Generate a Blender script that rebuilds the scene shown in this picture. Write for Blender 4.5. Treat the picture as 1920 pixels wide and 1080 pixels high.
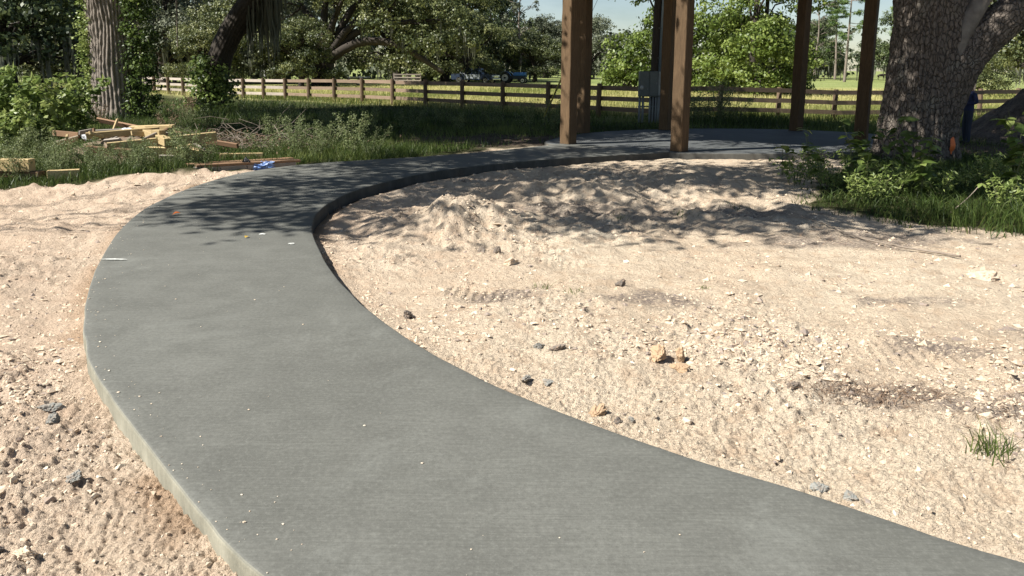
import bpy, math, random
import numpy as np
from mathutils import Vector, Matrix, Quaternion

# ------------------------------------------------------------------ camera, sky, sun, exposure
for o in list(bpy.data.objects):
    bpy.data.objects.remove(o)
S = bpy.context.scene
COL = S.collection
R = math.radians

CAM_H = 1.75
cd = bpy.data.cameras.new('camera'); cam = bpy.data.objects.new('camera', cd); COL.objects.link(cam)
cd.sensor_width = 36.0
cd.lens = 36.0 * 1387.0 / 1920.0
cd.shift_y = -179.0 / 1920.0
cd.clip_start = 0.05; cd.clip_end = 4000
cam.matrix_world = Matrix.Translation((0, 0, CAM_H)) @ Matrix.Rotation(R(90 - 9.54), 4, 'X') @ Matrix.Rotation(R(0.4), 4, 'Z')
S.camera = cam

SUN_EL = 48.0
SUN_AZ = (-0.933, -0.360)                       # towards the sun, on the ground
w = bpy.data.worlds.new('World'); S.world = w; w.use_nodes = True
wn = w.node_tree.nodes; wl = w.node_tree.links
bg = wn['Background']; sky = wn.new('ShaderNodeTexSky'); sky.sky_type = 'NISHITA'
sky.sun_disc = False; sky.sun_elevation = R(SUN_EL); sky.sun_rotation = math.atan2(SUN_AZ[0], SUN_AZ[1])
sky.air_density = 1.0; sky.dust_density = 0.35; sky.ozone_density = 1.0
# thin high cloud over the whole sky
tc = wn.new('ShaderNodeTexCoord'); mp = wn.new('ShaderNodeMapping'); mp.inputs['Scale'].default_value = (1.5, 1.5, 5.0)
cn = wn.new('ShaderNodeTexNoise'); cn.inputs['Scale'].default_value = 3.0; cn.inputs['Detail'].default_value = 7.0; cn.inputs['Roughness'].default_value = 0.6
cr = wn.new('ShaderNodeValToRGB'); cr.color_ramp.elements[0].position = 0.42; cr.color_ramp.elements[1].position = 0.75
cr.color_ramp.elements[0].color = (0, 0, 0, 1); cr.color_ramp.elements[1].color = (0.22, 0.22, 0.22, 1)
mx = wn.new('ShaderNodeMix'); mx.data_type = 'RGBA'; mx.blend_type = 'ADD'; mx.inputs['B'].default_value = (7.0, 7.2, 7.4, 1)
wl.new(tc.outputs['Generated'], mp.inputs['Vector']); wl.new(mp.outputs[0], cn.inputs['Vector'])
wl.new(cn.outputs['Fac'], cr.inputs['Fac']); wl.new(cr.outputs['Color'], mx.inputs['Factor'])
wl.new(sky.outputs['Color'], mx.inputs['A']); wl.new(mx.outputs['Result'], bg.inputs['Color'])
bg.inputs['Strength'].default_value = 0.05

ld = bpy.data.lights.new('sun', 'SUN'); ld.energy = 5.0; ld.angle = R(0.53); ld.color = (1.0, 0.965, 0.90)
sun = bpy.data.objects.new('sun', ld); COL.objects.link(sun)
ce = math.cos(R(SUN_EL))
SUNV = Vector((SUN_AZ[0] * ce, SUN_AZ[1] * ce, math.sin(R(SUN_EL)))).normalized()
sun.rotation_euler = SUNV.to_track_quat('Z', 'Y').to_euler()
sun.location = (0, 0, 40)

S.render.engine = 'CYCLES'
S.view_settings.view_transform = 'Standard'; S.view_settings.look = 'None'
S.view_settings.gamma = 1.0; S.view_settings.use_curve_mapping = False
S.view_settings.exposure = 1.0
S.cycles.max_bounces = 6; S.cycles.diffuse_bounces = 3; S.cycles.transmission_bounces = 4
S.cycles.transparent_max_bounces = 6

# ------------------------------------------------------------------ helpers
def tag(o, label=None, cat=None, group=None, kind=None):
    if label: o['label'] = label
    if cat: o['category'] = cat
    if group: o['group'] = group
    if kind: o['kind'] = kind
    return o

def link(o, parent=None):
    COL.objects.link(o)
    if parent is not None: o.parent = parent
    return o

def empty(name, loc=(0, 0, 0), rz=0.0, **k):
    o = bpy.data.objects.new(name, None); COL.objects.link(o)
    o.empty_display_size = 0.2
    o.location = loc; o.rotation_euler = (0, 0, rz)
    tag(o, **k)
    return o

class MB:
    """collects vertices and faces, then links them as one mesh object"""
    def __init__(s): s.v = []; s.q = []; s.t = []; s.n = 0; s.c = []
    def add(s, v, q=None, t=None, c=None):
        v = np.asarray(v, float).reshape(-1, 3)
        if q is not None and len(q): s.q.append(np.asarray(q, int).reshape(-1, 4) + s.n)
        if t is not None and len(t): s.t.append(np.asarray(t, int).reshape(-1, 3) + s.n)
        s.v.append(v); s.n += len(v)
        if c is None: c = np.full(len(v), 0.5)
        s.c.append(np.broadcast_to(np.asarray(c, float), (len(v),)))
        return s
    def mesh(s, name, mat, smooth=False, attr=False):
        me = bpy.data.meshes.new(name)
        v = np.concatenate(s.v)
        q = np.concatenate(s.q) if s.q else np.zeros((0, 4), int)
        t = np.concatenate(s.t) if s.t else np.zeros((0, 3), int)
        me.vertices.add(len(v)); me.vertices.foreach_set('co', v.astype(np.float32).ravel())
        li = np.concatenate([q.ravel(), t.ravel()]).astype(np.int32)
        me.loops.add(len(li)); me.loops.foreach_set('vertex_index', li)
        st = np.concatenate([np.arange(len(q)) * 4, len(q) * 4 + np.arange(len(t)) * 3]).astype(np.int32)
        me.polygons.add(len(st)); me.polygons.foreach_set('loop_start', st)
        me.polygons.foreach_set('use_smooth', np.full(len(st), bool(smooth)))
        if attr:
            a = me.attributes.new('tint', 'FLOAT', 'POINT')
            a.data.foreach_set('value', np.concatenate(s.c).astype(np.float32))
        me.update(calc_edges=True)
        if mat: me.materials.append(mat)
        return me
    def build(s, name, mat, parent=None, smooth=False, attr=False, loc=None):
        o = bpy.data.objects.new(name, s.mesh(name, mat, smooth, attr))
        link(o, parent)
        if loc is not None: o.location = loc
        return o
    # shapes
    def box(s, c, d, M=None):
        x, y, z = [k / 2.0 for k in d]
        v = np.array([(-x, -y, -z), (x, -y, -z), (x, y, -z), (-x, y, -z), (-x, -y, z), (x, -y, z), (x, y, z), (-x, y, z)])
        if M is not None: v = v @ np.array(M.to_3x3()).T
        return s.add(v + np.array(c), [(0, 3, 2, 1), (4, 5, 6, 7), (0, 1, 5, 4), (1, 2, 6, 5), (2, 3, 7, 6), (3, 0, 4, 7)])
    def bbox(s, c, d, b=0.01, M=None):
        """box with chamfered edges"""
        x, y, z = [k / 2.0 for k in d]; b = min(b, x * .45, y * .45, z * .45)
        vs = []
        for sx in (-1, 1):
            for sy in (-1, 1):
                for sz in (-1, 1):
                    vs += [(sx * x, sy * (y - b), sz * (z - b)), (sx * (x - b), sy * y, sz * (z - b)), (sx * (x - b), sy * (y - b), sz * z)]
        v = np.array(vs)
        def I(sx, sy, sz, k): return ((sx > 0) * 4 + (sy > 0) * 2 + (sz > 0)) * 3 + k
        q = []; t = []
        for k in range(3):
            for sg in (-1, 1):
                o = [a for a in range(3) if a != k]
                cs = []
                for (a, bb) in ((-1, -1), (1, -1), (1, 1), (-1, 1)):
                    sgn = [0, 0, 0]; sgn[k] = sg; sgn[o[0]] = a; sgn[o[1]] = bb
                    cs.append(I(*sgn, k))
                q.append(cs)
        for k in range(3):
            o = [a for a in range(3) if a != k]
            for a in (-1, 1):
                for bb in (-1, 1):
                    s0 = [0, 0, 0]; s1 = [0, 0, 0]; s0[k] = -1; s1[k] = 1
                    for ss in (s0, s1): ss[o[0]] = a; ss[o[1]] = bb
                    q.append([I(*s0, o[0]), I(*s1, o[0]), I(*s1, o[1]), I(*s0, o[1])])
        for sx in (-1, 1):
            for sy in (-1, 1):
                for sz in (-1, 1): t.append([I(sx, sy, sz, 0), I(sx, sy, sz, 1), I(sx, sy, sz, 2)])
        # consistent outward winding
        def fix(f):
            p = v[f]; n = np.cross(p[1] - p[0], p[2] - p[0])
            return f if np.dot(n, p.mean(0)) > 0 else f[::-1]
        q = [fix(f) for f in q]; t = [fix(f) for f in t]
        if M is not None: v = v @ np.array(M.to_3x3()).T
        return s.add(v + np.array(c), q, t)
    def tube(s, path, rad, seg=8, disp=None, cap=True, c=None):
        path = np.asarray(path, float); K = len(path)
        rad = np.broadcast_to(np.asarray(rad, float), (K,))
        tg = np.gradient(path, axis=0); tg /= np.linalg.norm(tg, axis=1)[:, None] + 1e-12
        ref = np.array([0, 1.0, 0]) if abs(tg[0][1]) < .8 else np.array([1.0, 0, 0])
        u = ref - tg[0] * np.dot(ref, tg[0]); u /= np.linalg.norm(u)
        th = np.arange(seg) / seg * 2 * np.pi
        V = np.zeros((K, seg, 3)); L = 0.0
        for i in range(K):
            u = u - tg[i] * np.dot(u, tg[i]); u /= np.linalg.norm(u)
            wv = np.cross(tg[i], u)
            if i: L += np.linalg.norm(path[i] - path[i - 1])
            r = rad[i] * (np.ones(seg) if disp is None else disp(th, L, i))
            V[i] = path[i] + r[:, None] * (np.cos(th)[:, None] * u + np.sin(th)[:, None] * wv)
        idx = np.arange(K * seg).reshape(K, seg)
        a = idx[:-1]; b = np.roll(a, -1, 1); d = idx[1:]; e = np.roll(d, -1, 1)
        q = np.stack([a, b, e, d], -1).reshape(-1, 4)
        v = V.reshape(-1, 3)
        if cap:
            v = np.concatenate([v, path[:1], path[-1:]])
            n0 = K * seg
            j = np.arange(seg); j1 = (j + 1) % seg
            t0 = np.stack([np.full(seg, n0), j1, j], -1); t1 = np.stack([np.full(seg, n0 + 1), (K - 1) * seg + j, (K - 1) * seg + j1], -1)
            return s.add(v, q, np.concatenate([t0, t1]), c)
        return s.add(v, q, None, c)
    def prism(s, pts, z0, z1):
        """vertical prism over a convex-ish polygon; fan caps"""
        p = np.asarray(pts, float); n = len(p); c = p.mean(0)
        v = np.concatenate([np.c_[p, np.full(n, z0)], np.c_[p, np.full(n, z1)], [[c[0], c[1], z0], [c[0], c[1], z1]]])
        j = np.arange(n); j1 = (j + 1) % n
        q = np.stack([j, j1, n + j1, n + j], -1)
        t = np.concatenate([np.stack([np.full(n, 2 * n), j1, j], -1), np.stack([np.full(n, 2 * n + 1), n + j, n + j1], -1)])
        return s.add(v, q, t)
    def profile(s, pts, w, M=None, off=(0, 0, 0)):
        """polygon in x,z extruded along y by w (centred); ear-clip free: uses fan from centroid"""
        p = np.asarray(pts, float); n = len(p); c = p.mean(0)
        v = []
        for yy in (-w / 2, w / 2): v += [(a, yy, b) for a, b in p]
        v += [(c[0], -w / 2, c[1]), (c[0], w / 2, c[1])]
        v = np.array(v)
        j = np.arange(n); j1 = (j + 1) % n
        q = np.stack([j, j1, n + j1, n + j], -1)
        t = np.concatenate([np.stack([np.full(n, 2 * n), j1, j], -1), np.stack([np.full(n, 2 * n + 1), n + j, n + j1], -1)])
        if M is not None: v = v @ np.array(M.to_3x3()).T
        return s.add(v + np.array(off), q, t)

def dup(root, loc, rz=None, scale=None, label=None, group=None):
    r = root.copy(); COL.objects.link(r); r.location = loc
    if rz is not None: r.rotation_euler = (0, 0, rz)
    if scale is not None: r.scale = scale if hasattr(scale, '__len__') else (scale,) * 3
    if label: r['label'] = label
    if group: r['group'] = group
    for ch in list(root.children):
        c = ch.copy(); COL.objects.link(c); c.parent = r
        for g in list(ch.children):
            d = g.copy(); COL.objects.link(d); d.parent = c
    return r

# ---- numpy noise
def _hash(xi, yi, seed):
    h = xi.astype(np.int32).view(np.uint32) * np.uint32(374761393) + yi.astype(np.int32).view(np.uint32) * np.uint32(668265263) + np.uint32((seed * 974634541) & 0xffffffff)
    h = (h ^ (h >> np.uint32(13))) * np.uint32(1274126177)
    h = (h ^ (h >> np.uint32(16))) * np.uint32(2246822519)
    return ((h ^ (h >> np.uint32(15))) & np.uint32(0xffffff)).astype(np.float32) * np.float32(1 / 16777215.)
def vn(x, y, seed=0):
    x = np.atleast_1d(np.asarray(x, np.float64)); y = np.atleast_1d(np.asarray(y, np.float64))
    xi = np.floor(x); yi = np.floor(y); fx = (x - xi).astype(np.float32); fy = (y - yi).astype(np.float32)
    fx = fx * fx * fx * (fx * (fx * 6 - 15) + 10); fy = fy * fy * fy * (fy * (fy * 6 - 15) + 10)
    a = _hash(xi, yi, seed); b = _hash(xi + 1, yi, seed); c = _hash(xi, yi + 1, seed); d = _hash(xi + 1, yi + 1, seed)
    return (a + (b - a) * fx) * (1 - fy) + (c + (d - c) * fx) * fy
def fbm(x, y, f=1.0, o=4, seed=0, gain=.5):
    t = 0; a = 1; n = 0
    for i in range(o):
        ca, sa = math.cos(i * 1.1), math.sin(i * 1.1)
        t = t + a * (vn((x * ca - y * sa) * f, (x * sa + y * ca) * f, seed + i * 7) - .5); n += a; a *= gain; f *= 2.03
    return t / n * 2
def sstep(a, b, x):
    t = np.clip((x - a) / (b - a), 0, 1); return t * t * (3 - 2 * t)
def seg_d(px, py, a, b):
    dx, dy = b[0] - a[0], b[1] - a[1]; t = np.clip(((px - a[0]) * dx + (py - a[1]) * dy) / (dx * dx + dy * dy + 1e-12), 0, 1)
    return np.hypot(px - a[0] - t * dx, py - a[1] - t * dy)
def poly_sdf(px, py, P):
    d = np.full(np.shape(px), 1e9); ins = np.zeros(np.shape(px), bool); n = len(P)
    for i in range(n):
        a = P[i]; b = P[(i + 1) % n]
        d = np.minimum(d, seg_d(px, py, a, b))
        c = ((a[1] > py) != (b[1] > py)) & (px < (b[0] - a[0]) * (py - a[1]) / (b[1] - a[1] + 1e-12) + a[0])
        ins ^= c
    return np.where(ins, -d, d)
def catmull(P, n):
    P = np.asarray(P, float); m = len(P)
    ts = np.linspace(0, m - 1, n); out = []
    for t in ts:
        i = min(int(t), m - 2); f = t - i
        p0 = P[max(i - 1, 0)]; p1 = P[i]; p2 = P[i + 1]; p3 = P[min(i + 2, m - 1)]
        out.append(.5 * ((2 * p1) + (-p0 + p2) * f + (2 * p0 - 5 * p1 + 4 * p2 - p3) * f * f + (-p0 + 3 * p1 - 3 * p2 + p3) * f ** 3))
    return np.array(out)

# ---- materials
def nmat(name):
    m = bpy.data.materials.new(name); m.use_nodes = True
    nt = m.node_tree; return m, nt, nt.nodes['Principled BSDF']
def N(nt, typ, **k):
    n = nt.nodes.new(typ)
    for a, b in k.items(): setattr(n, a, b)
    return n
def noise(nt, vec, scale, detail=4, rough=.55, dist=0.0):
    n = N(nt, 'ShaderNodeTexNoise'); n.inputs['Scale'].default_value = scale; n.inputs['Detail'].default_value = detail
    n.inputs['Roughness'].default_value = rough; n.inputs['Distortion'].default_value = dist
    if vec is not None: nt.links.new(vec, n.inputs['Vector'])
    return n.outputs['Fac']
def ramp(nt, fac, stops):
    r = N(nt, 'ShaderNodeValToRGB'); e = r.color_ramp.elements
    while len(e) < len(stops): e.new(0.5)
    for k, (p, c) in enumerate(stops):
        e[k].position = p; e[k].color = (c, c, c, 1) if not hasattr(c, '__len__') else (*c, 1)
    nt.links.new(fac, r.inputs['Fac']); return r.outputs['Color']
def mixc(nt, fac, a, b, blend='MIX'):
    m = N(nt, 'ShaderNodeMix', data_type='RGBA', blend_type=blend)
    for key, val in (('Factor', fac), ('A', a), ('B', b)):
        if hasattr(val, 'is_output'): nt.links.new(val, m.inputs[key])
        elif key == 'Factor': m.inputs['Factor'].default_value = val
        else: m.inputs[key].default_value = (*val, 1) if len(val) == 3 else val
    return m.outputs['Result']
def math_(nt, op, a, b=None):
    m = N(nt, 'ShaderNodeMath', operation=op)
    for k, val in enumerate((a, b)):
        if val is None: continue
        if hasattr(val, 'is_output'): nt.links.new(val, m.inputs[k])
        else: m.inputs[k].default_value = val
    return m.outputs[0]
def bump(nt, bsdf, h, strength=.5, dist=.01, prev=None):
    b = N(nt, 'ShaderNodeBump'); b.inputs['Strength'].default_value = strength; b.inputs['Distance'].default_value = dist
    nt.links.new(h, b.inputs['Height'])
    if prev is not None: nt.links.new(prev, b.inputs['Normal'])
    nt.links.new(b.outputs[0], bsdf.inputs['Normal']); return b.outputs[0]
def pos(nt): return N(nt, 'ShaderNodeNewGeometry').outputs['Position']
def objc(nt): return N(nt, 'ShaderNodeTexCoord').outputs['Object']
def scaled(nt, vec, sc):
    m = N(nt, 'ShaderNodeMapping'); m.inputs['Scale'].default_value = sc; nt.links.new(vec, m.inputs['Vector']); return m.outputs[0]

def simple(name, c1, c2=None, sc=8.0, rough=.7, metal=0.0, bstr=.25, bdist=.004, spec=.35, det=5):
    m, nt, b = nmat(name); v = objc(nt)
    c2 = c2 or tuple(x * .7 for x in c1)
    f = noise(nt, v, sc, det)
    nt.links.new(mixc(nt, ramp(nt, f, [(.3, 0.0), (.7, 1.0)]), c1, c2), b.inputs['Base Color'])
    b.inputs['Roughness'].default_value = rough; b.inputs['Metallic'].default_value = metal
    b.inputs['Specular IOR Level'].default_value = spec
    if bstr: bump(nt, b, noise(nt, v, sc * 4, 4), bstr, bdist)
    return m

def leafmat(name, dark, mid, light, trans=.3, rough=.5):
    m, nt, b = nmat(name)
    a = N(nt, 'ShaderNodeAttribute'); a.attribute_name = 'tint'
    oi = N(nt, 'ShaderNodeObjectInfo')
    f = math_(nt, 'ADD', a.outputs['Fac'], math_(nt, 'MULTIPLY', math_(nt, 'SUBTRACT', oi.outputs['Random'], .5), .25))
    col = ramp(nt, f, [(0.05, dark), (.5, mid), (.95, light)])
    nt.links.new(col, b.inputs['Base Color']); b.inputs['Roughness'].default_value = rough
    b.inputs['Specular IOR Level'].default_value = .3
    tr = N(nt, 'ShaderNodeBsdfTranslucent'); nt.links.new(mixc(nt, .6, col, (.30, .42, .05), 'MULTIPLY') if False else col, tr.inputs['Color'])
    ms = N(nt, 'ShaderNodeMixShader'); ms.inputs['Fac'].default_value = trans
    nt.links.new(b.outputs[0], ms.inputs[1]); nt.links.new(tr.outputs[0], ms.inputs[2])
    nt.links.new(ms.outputs[0], nt.nodes['Material Output'].inputs['Surface'])
    return m

def woodmat(name, c1, c2, axis='Z', rough=.75, ring=1.0, weather=0.0):
    m, nt, b = nmat(name); v = objc(nt)
    sc = {'X': (1.2, 14, 14), 'Y': (14, 1.2, 14), 'Z': (14, 14, 1.2)}[axis]
    oi = N(nt, 'ShaderNodeObjectInfo')
    va = N(nt, 'ShaderNodeVectorMath', operation='ADD'); nt.links.new(v, va.inputs[0])
    mul = math_(nt, 'MULTIPLY', oi.outputs['Random'], 37.0); nt.links.new(mul, va.inputs[1])
    vv = va.outputs[0]
    g = noise(nt, scaled(nt, vv, sc), 2.2, 6, .6, 1.2 * ring)
    g2 = noise(nt, scaled(nt, vv, tuple(k * 3 for k in sc)), 3.0, 3)
    col = mixc(nt, ramp(nt, g, [(.3, 0.0), (.68, 1.0)]), c1, c2)
    col = mixc(nt, math_(nt, 'MULTIPLY', ramp(nt, g2, [(.45, 0.0), (.7, 1.0)]), .45), col, tuple(x * .55 for x in c2))
    blot = noise(nt, vv, 1.7, 3)
    col = mixc(nt, ramp(nt, blot, [(.42, 0.0), (.75, .55)]), col, tuple(x * .62 for x in c1))
    hv = N(nt, 'ShaderNodeHueSaturation'); nt.links.new(col, hv.inputs['Color'])
    nt.links.new(math_(nt, 'ADD', math_(nt, 'MULTIPLY', oi.outputs['Random'], .35), .82), hv.inputs['Value'])
    nt.links.new(hv.outputs[0], b.inputs['Base Color'])
    b.inputs['Roughness'].default_value = rough; b.inputs['Specular IOR Level'].default_value = .25
    bump(nt, b, math_(nt, 'ADD', g, math_(nt, 'MULTIPLY', g2, .5)), .45, .006)
    return m

def barkmat(name, c1, c2, lichen=None, sc=(9, 9, 2.2), plates=False):
    m, nt, b = nmat(name); v = objc(nt)
    f = noise(nt, scaled(nt, v, sc), 2.6, 8, .62, .5)
    a = N(nt, 'ShaderNodeAttribute'); a.attribute_name = 'tint'
    f2 = math_(nt, 'ADD', math_(nt, 'MULTIPLY', f, .55), math_(nt, 'MULTIPLY', a.outputs['Fac'], .45))
    col = ramp(nt, f2, [(.25, tuple(x * .45 for x in c1)), (.5, c1), (.72, c2)])
    if lichen:
        l = noise(nt, v, 1.6, 6, .65)
        col = mixc(nt, ramp(nt, l, [(.56, 0.0), (.68, .55)]), col, lichen)
    nt.links.new(col, b.inputs['Base Color']); b.inputs['Roughness'].default_value = .9; b.inputs['Specular IOR Level'].default_value = .15
    pv = bump(nt, b, f, .8, .03)
    if plates:
        vo = N(nt, 'ShaderNodeTexVoronoi', feature='DISTANCE_TO_EDGE'); vo.inputs['Scale'].default_value = 13.0
        dv = N(nt, 'ShaderNodeVectorMath', operation='ADD'); nt.links.new(scaled(nt, v, (1, 1, .55)), dv.inputs[0])
        nn2 = N(nt, 'ShaderNodeTexNoise'); nn2.inputs['Scale'].default_value = 5.0; nt.links.new(v, nn2.inputs['Vector'])
        sm2 = N(nt, 'ShaderNodeVectorMath', operation='SCALE'); sm2.inputs['Scale'].default_value = .12; nt.links.new(nn2.outputs['Color'], sm2.inputs[0]); nt.links.new(sm2.outputs[0], dv.inputs[1])
        nt.links.new(dv.outputs[0], vo.inputs['Vector'])
        ed = ramp(nt, vo.outputs['Distance'], [(0.0, 0.0), (.10, 1.0)])
        bump(nt, b, ed, .9, .035, pv)
        old = b.inputs['Base Color'].links[0].from_socket
        nt.links.new(mixc(nt, ed, tuple(x * .6 for x in c1), old), b.inputs['Base Color'])
    return m

# ------------------------------------------------------------------ layout of the ground
PL = [(4.5, -1.0), (2.0, .25), (.35, 1.38), (-0.87, 2.32), (-1.14, 2.59), (-1.41, 2.88), (-1.77, 3.29), (-2.16, 3.75), (-2.46, 4.1), (-2.8, 4.62), (-3.04, 5.04), (-3.37, 5.68), (-3.66, 6.32), (-4.03, 7.22), (-4.29, 7.97), (-4.52, 8.82), (-4.64, 9.59), (-4.7, 10.45), (-4.67, 11.43), (-4.49, 12.34), (-4.01, 13.13), (-3.39, 13.7), (-2.66, 14.15), (-1.7, 14.74), (-0.9, 15.4), (-0.01, 16.23), (0.86, 17.1), (1.25, 17.62)]
PR = [(7.5, -0.2), (5.2, .85), (3.4, 1.65), (1.86, 2.42), (1.55, 2.64), (1.23, 2.88), (0.83, 3.13), (0.38, 3.48), (-0.02, 3.84), (-0.34, 4.19), (-0.69, 4.64), (-1.0, 5.13), (-1.29, 5.66), (-1.58, 6.28), (-1.87, 7.01), (-2.1, 7.64), (-2.25, 8.18), (-2.36, 8.73), (-2.39, 9.33), (-2.35, 10.05), (-2.2, 10.75), (-1.86, 11.62), (-1.29, 12.64), (-0.59, 13.39), (0.41, 14.2), (1.5, 14.86), (2.68, 15.47), (3.59, 15.93)]
PLc = catmull(PL, 150); PRc = catmull(PR, 150)
for _ in range(6):
    for A in (PLc, PRc): A[1:-1] = (A[:-2] + 2 * A[1:-1] + A[2:]) / 4
PATH_POLY = [tuple(p) for p in PLc[::4]] + [tuple(p) for p in PRc[::-1][::4]]
SLAB = [(3.56, 15.72), (4.9, 15.72), (6.0, 15.8), (6.9, 15.98), (7.9, 16.35), (9.4, 17.2), (10.3, 18.6), (10.45, 20.0), (10.1, 21.0), (9.3, 21.75), (8.5, 22.15), (7.1, 22.42), (5.4, 22.3), (3.4, 21.6), (2.0, 20.4), (1.15, 19.0), (0.95, 17.4)]
SAND = [(-60, -30), (-60, 8.5), (-20, 9.6), (-7.5, 10.75), (-6.5, 11.75), (-5.9, 12.2), (-5.3, 12.95), (-4.9, 13.45), (-4.0, 14.1), (-2.7, 14.75), (-1.7, 15.4), (-1.0, 16.1), (-.4, 16.9), (.2, 17.5), (.8, 17.9), (1.6, 17.6), (3.0, 16.6), (6.9, 15.9), (7.2, 15.1), (6.4, 14.0), (5.4, 12.7), (4.6, 11.2), (4.15, 10.3), (4.4, 9.7), (5.0, 9.2), (5.96, 8.45), (9, 7.2), (60, 2), (60, -30)]

TRACK = [(-.5, 6.22), (0.1, 5.92), (0.81, 5.61), (1.25, 5.42), (1.73, 5.22), (2.0, 5.05), (2.38, 4.87), (2.9, 4.66), (3.6, 4.42), (4.6, 4.2)]
TRACK2 = [(.2, 7.25), (1.2, 6.85), (2.3, 6.5), (3.0, 6.35), (3.9, 6.2), (5.2, 6.05)]

def base_z(x, y):
    b = np.full(np.shape(x), -0.13)
    b = b + .065 * sstep(-.6, 1.2, x) * (1 - sstep(3.4, 6.0, y)) * sstep(1.0, 1.8, y + .25 * x)
    b = b - .16 * sstep(8.5, 13, x) * sstep(9, 18, y)
    b = b - .22 * sstep(4, 22, -x) * sstep(24, 50, y)
    b = b + .03 * sstep(16, 24, y)
    return b

def track_z(x, y):
    t = np.zeros(np.shape(x))
    for T, amp in ((TRACK, .9), (TRACK2, .45)):
        s0 = 0.0
        for a, b in zip(T[:-1], T[1:]):
            dx, dy = b[0] - a[0], b[1] - a[1]; L = math.hypot(dx, dy)
            u = ((x - a[0]) * dx + (y - a[1]) * dy) / L; vv = (-(x - a[0]) * dy + (y - a[1]) * dx) / L
            on = (u >= 0) & (u < L)
            s = s0 + u
            ridge = np.exp(-((vv - .06) / .035) ** 2) * .028
            lug = (np.abs(((s + vv * .35) / .085) % 1 - .5) < .24) * sstep(-.28, -.22, vv) * (1 - sstep(.01, .05, vv)) * .016
            flat = -.012 * sstep(-.3, -.24, vv) * (1 - sstep(.02, .06, vv))
            k = .55 + .45 * np.sign(vn(s * 1.1, vv * 0 + 3, 5) - .45)
            t = t + on * (ridge * (.3 + .7 * k) + lug * k + flat * (.4 + .6 * k)) * amp * sstep(.15, .45, vn(s * .6 + 5, vv * 0, 6))
            s0 += L
    return t

def crumb_mask(x, y):
    c = sstep(.0, .35, fbm(x, y, .55, 4, 31) + .12)
    c = np.maximum(c, np.exp(-(((x + .6) / .8) ** 2 + ((y - 8.6) / .75) ** 2)))
    for (cx, cy, r) in ((.75, 4.75, .35), (.35, 5.6, .4), (-3.2, 4.2, .5), (-2.3, 3.2, .5), (1.5, 3.9, .5), (3.2, 4.2, .6), (-1.2, 7.0, .5), (-4.7, 6.6, .7)):
        c = np.maximum(c, np.exp(-(((x - cx) ** 2 + (y - cy) ** 2) / r ** 2)))
    return np.clip(c, 0, 1)

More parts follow.
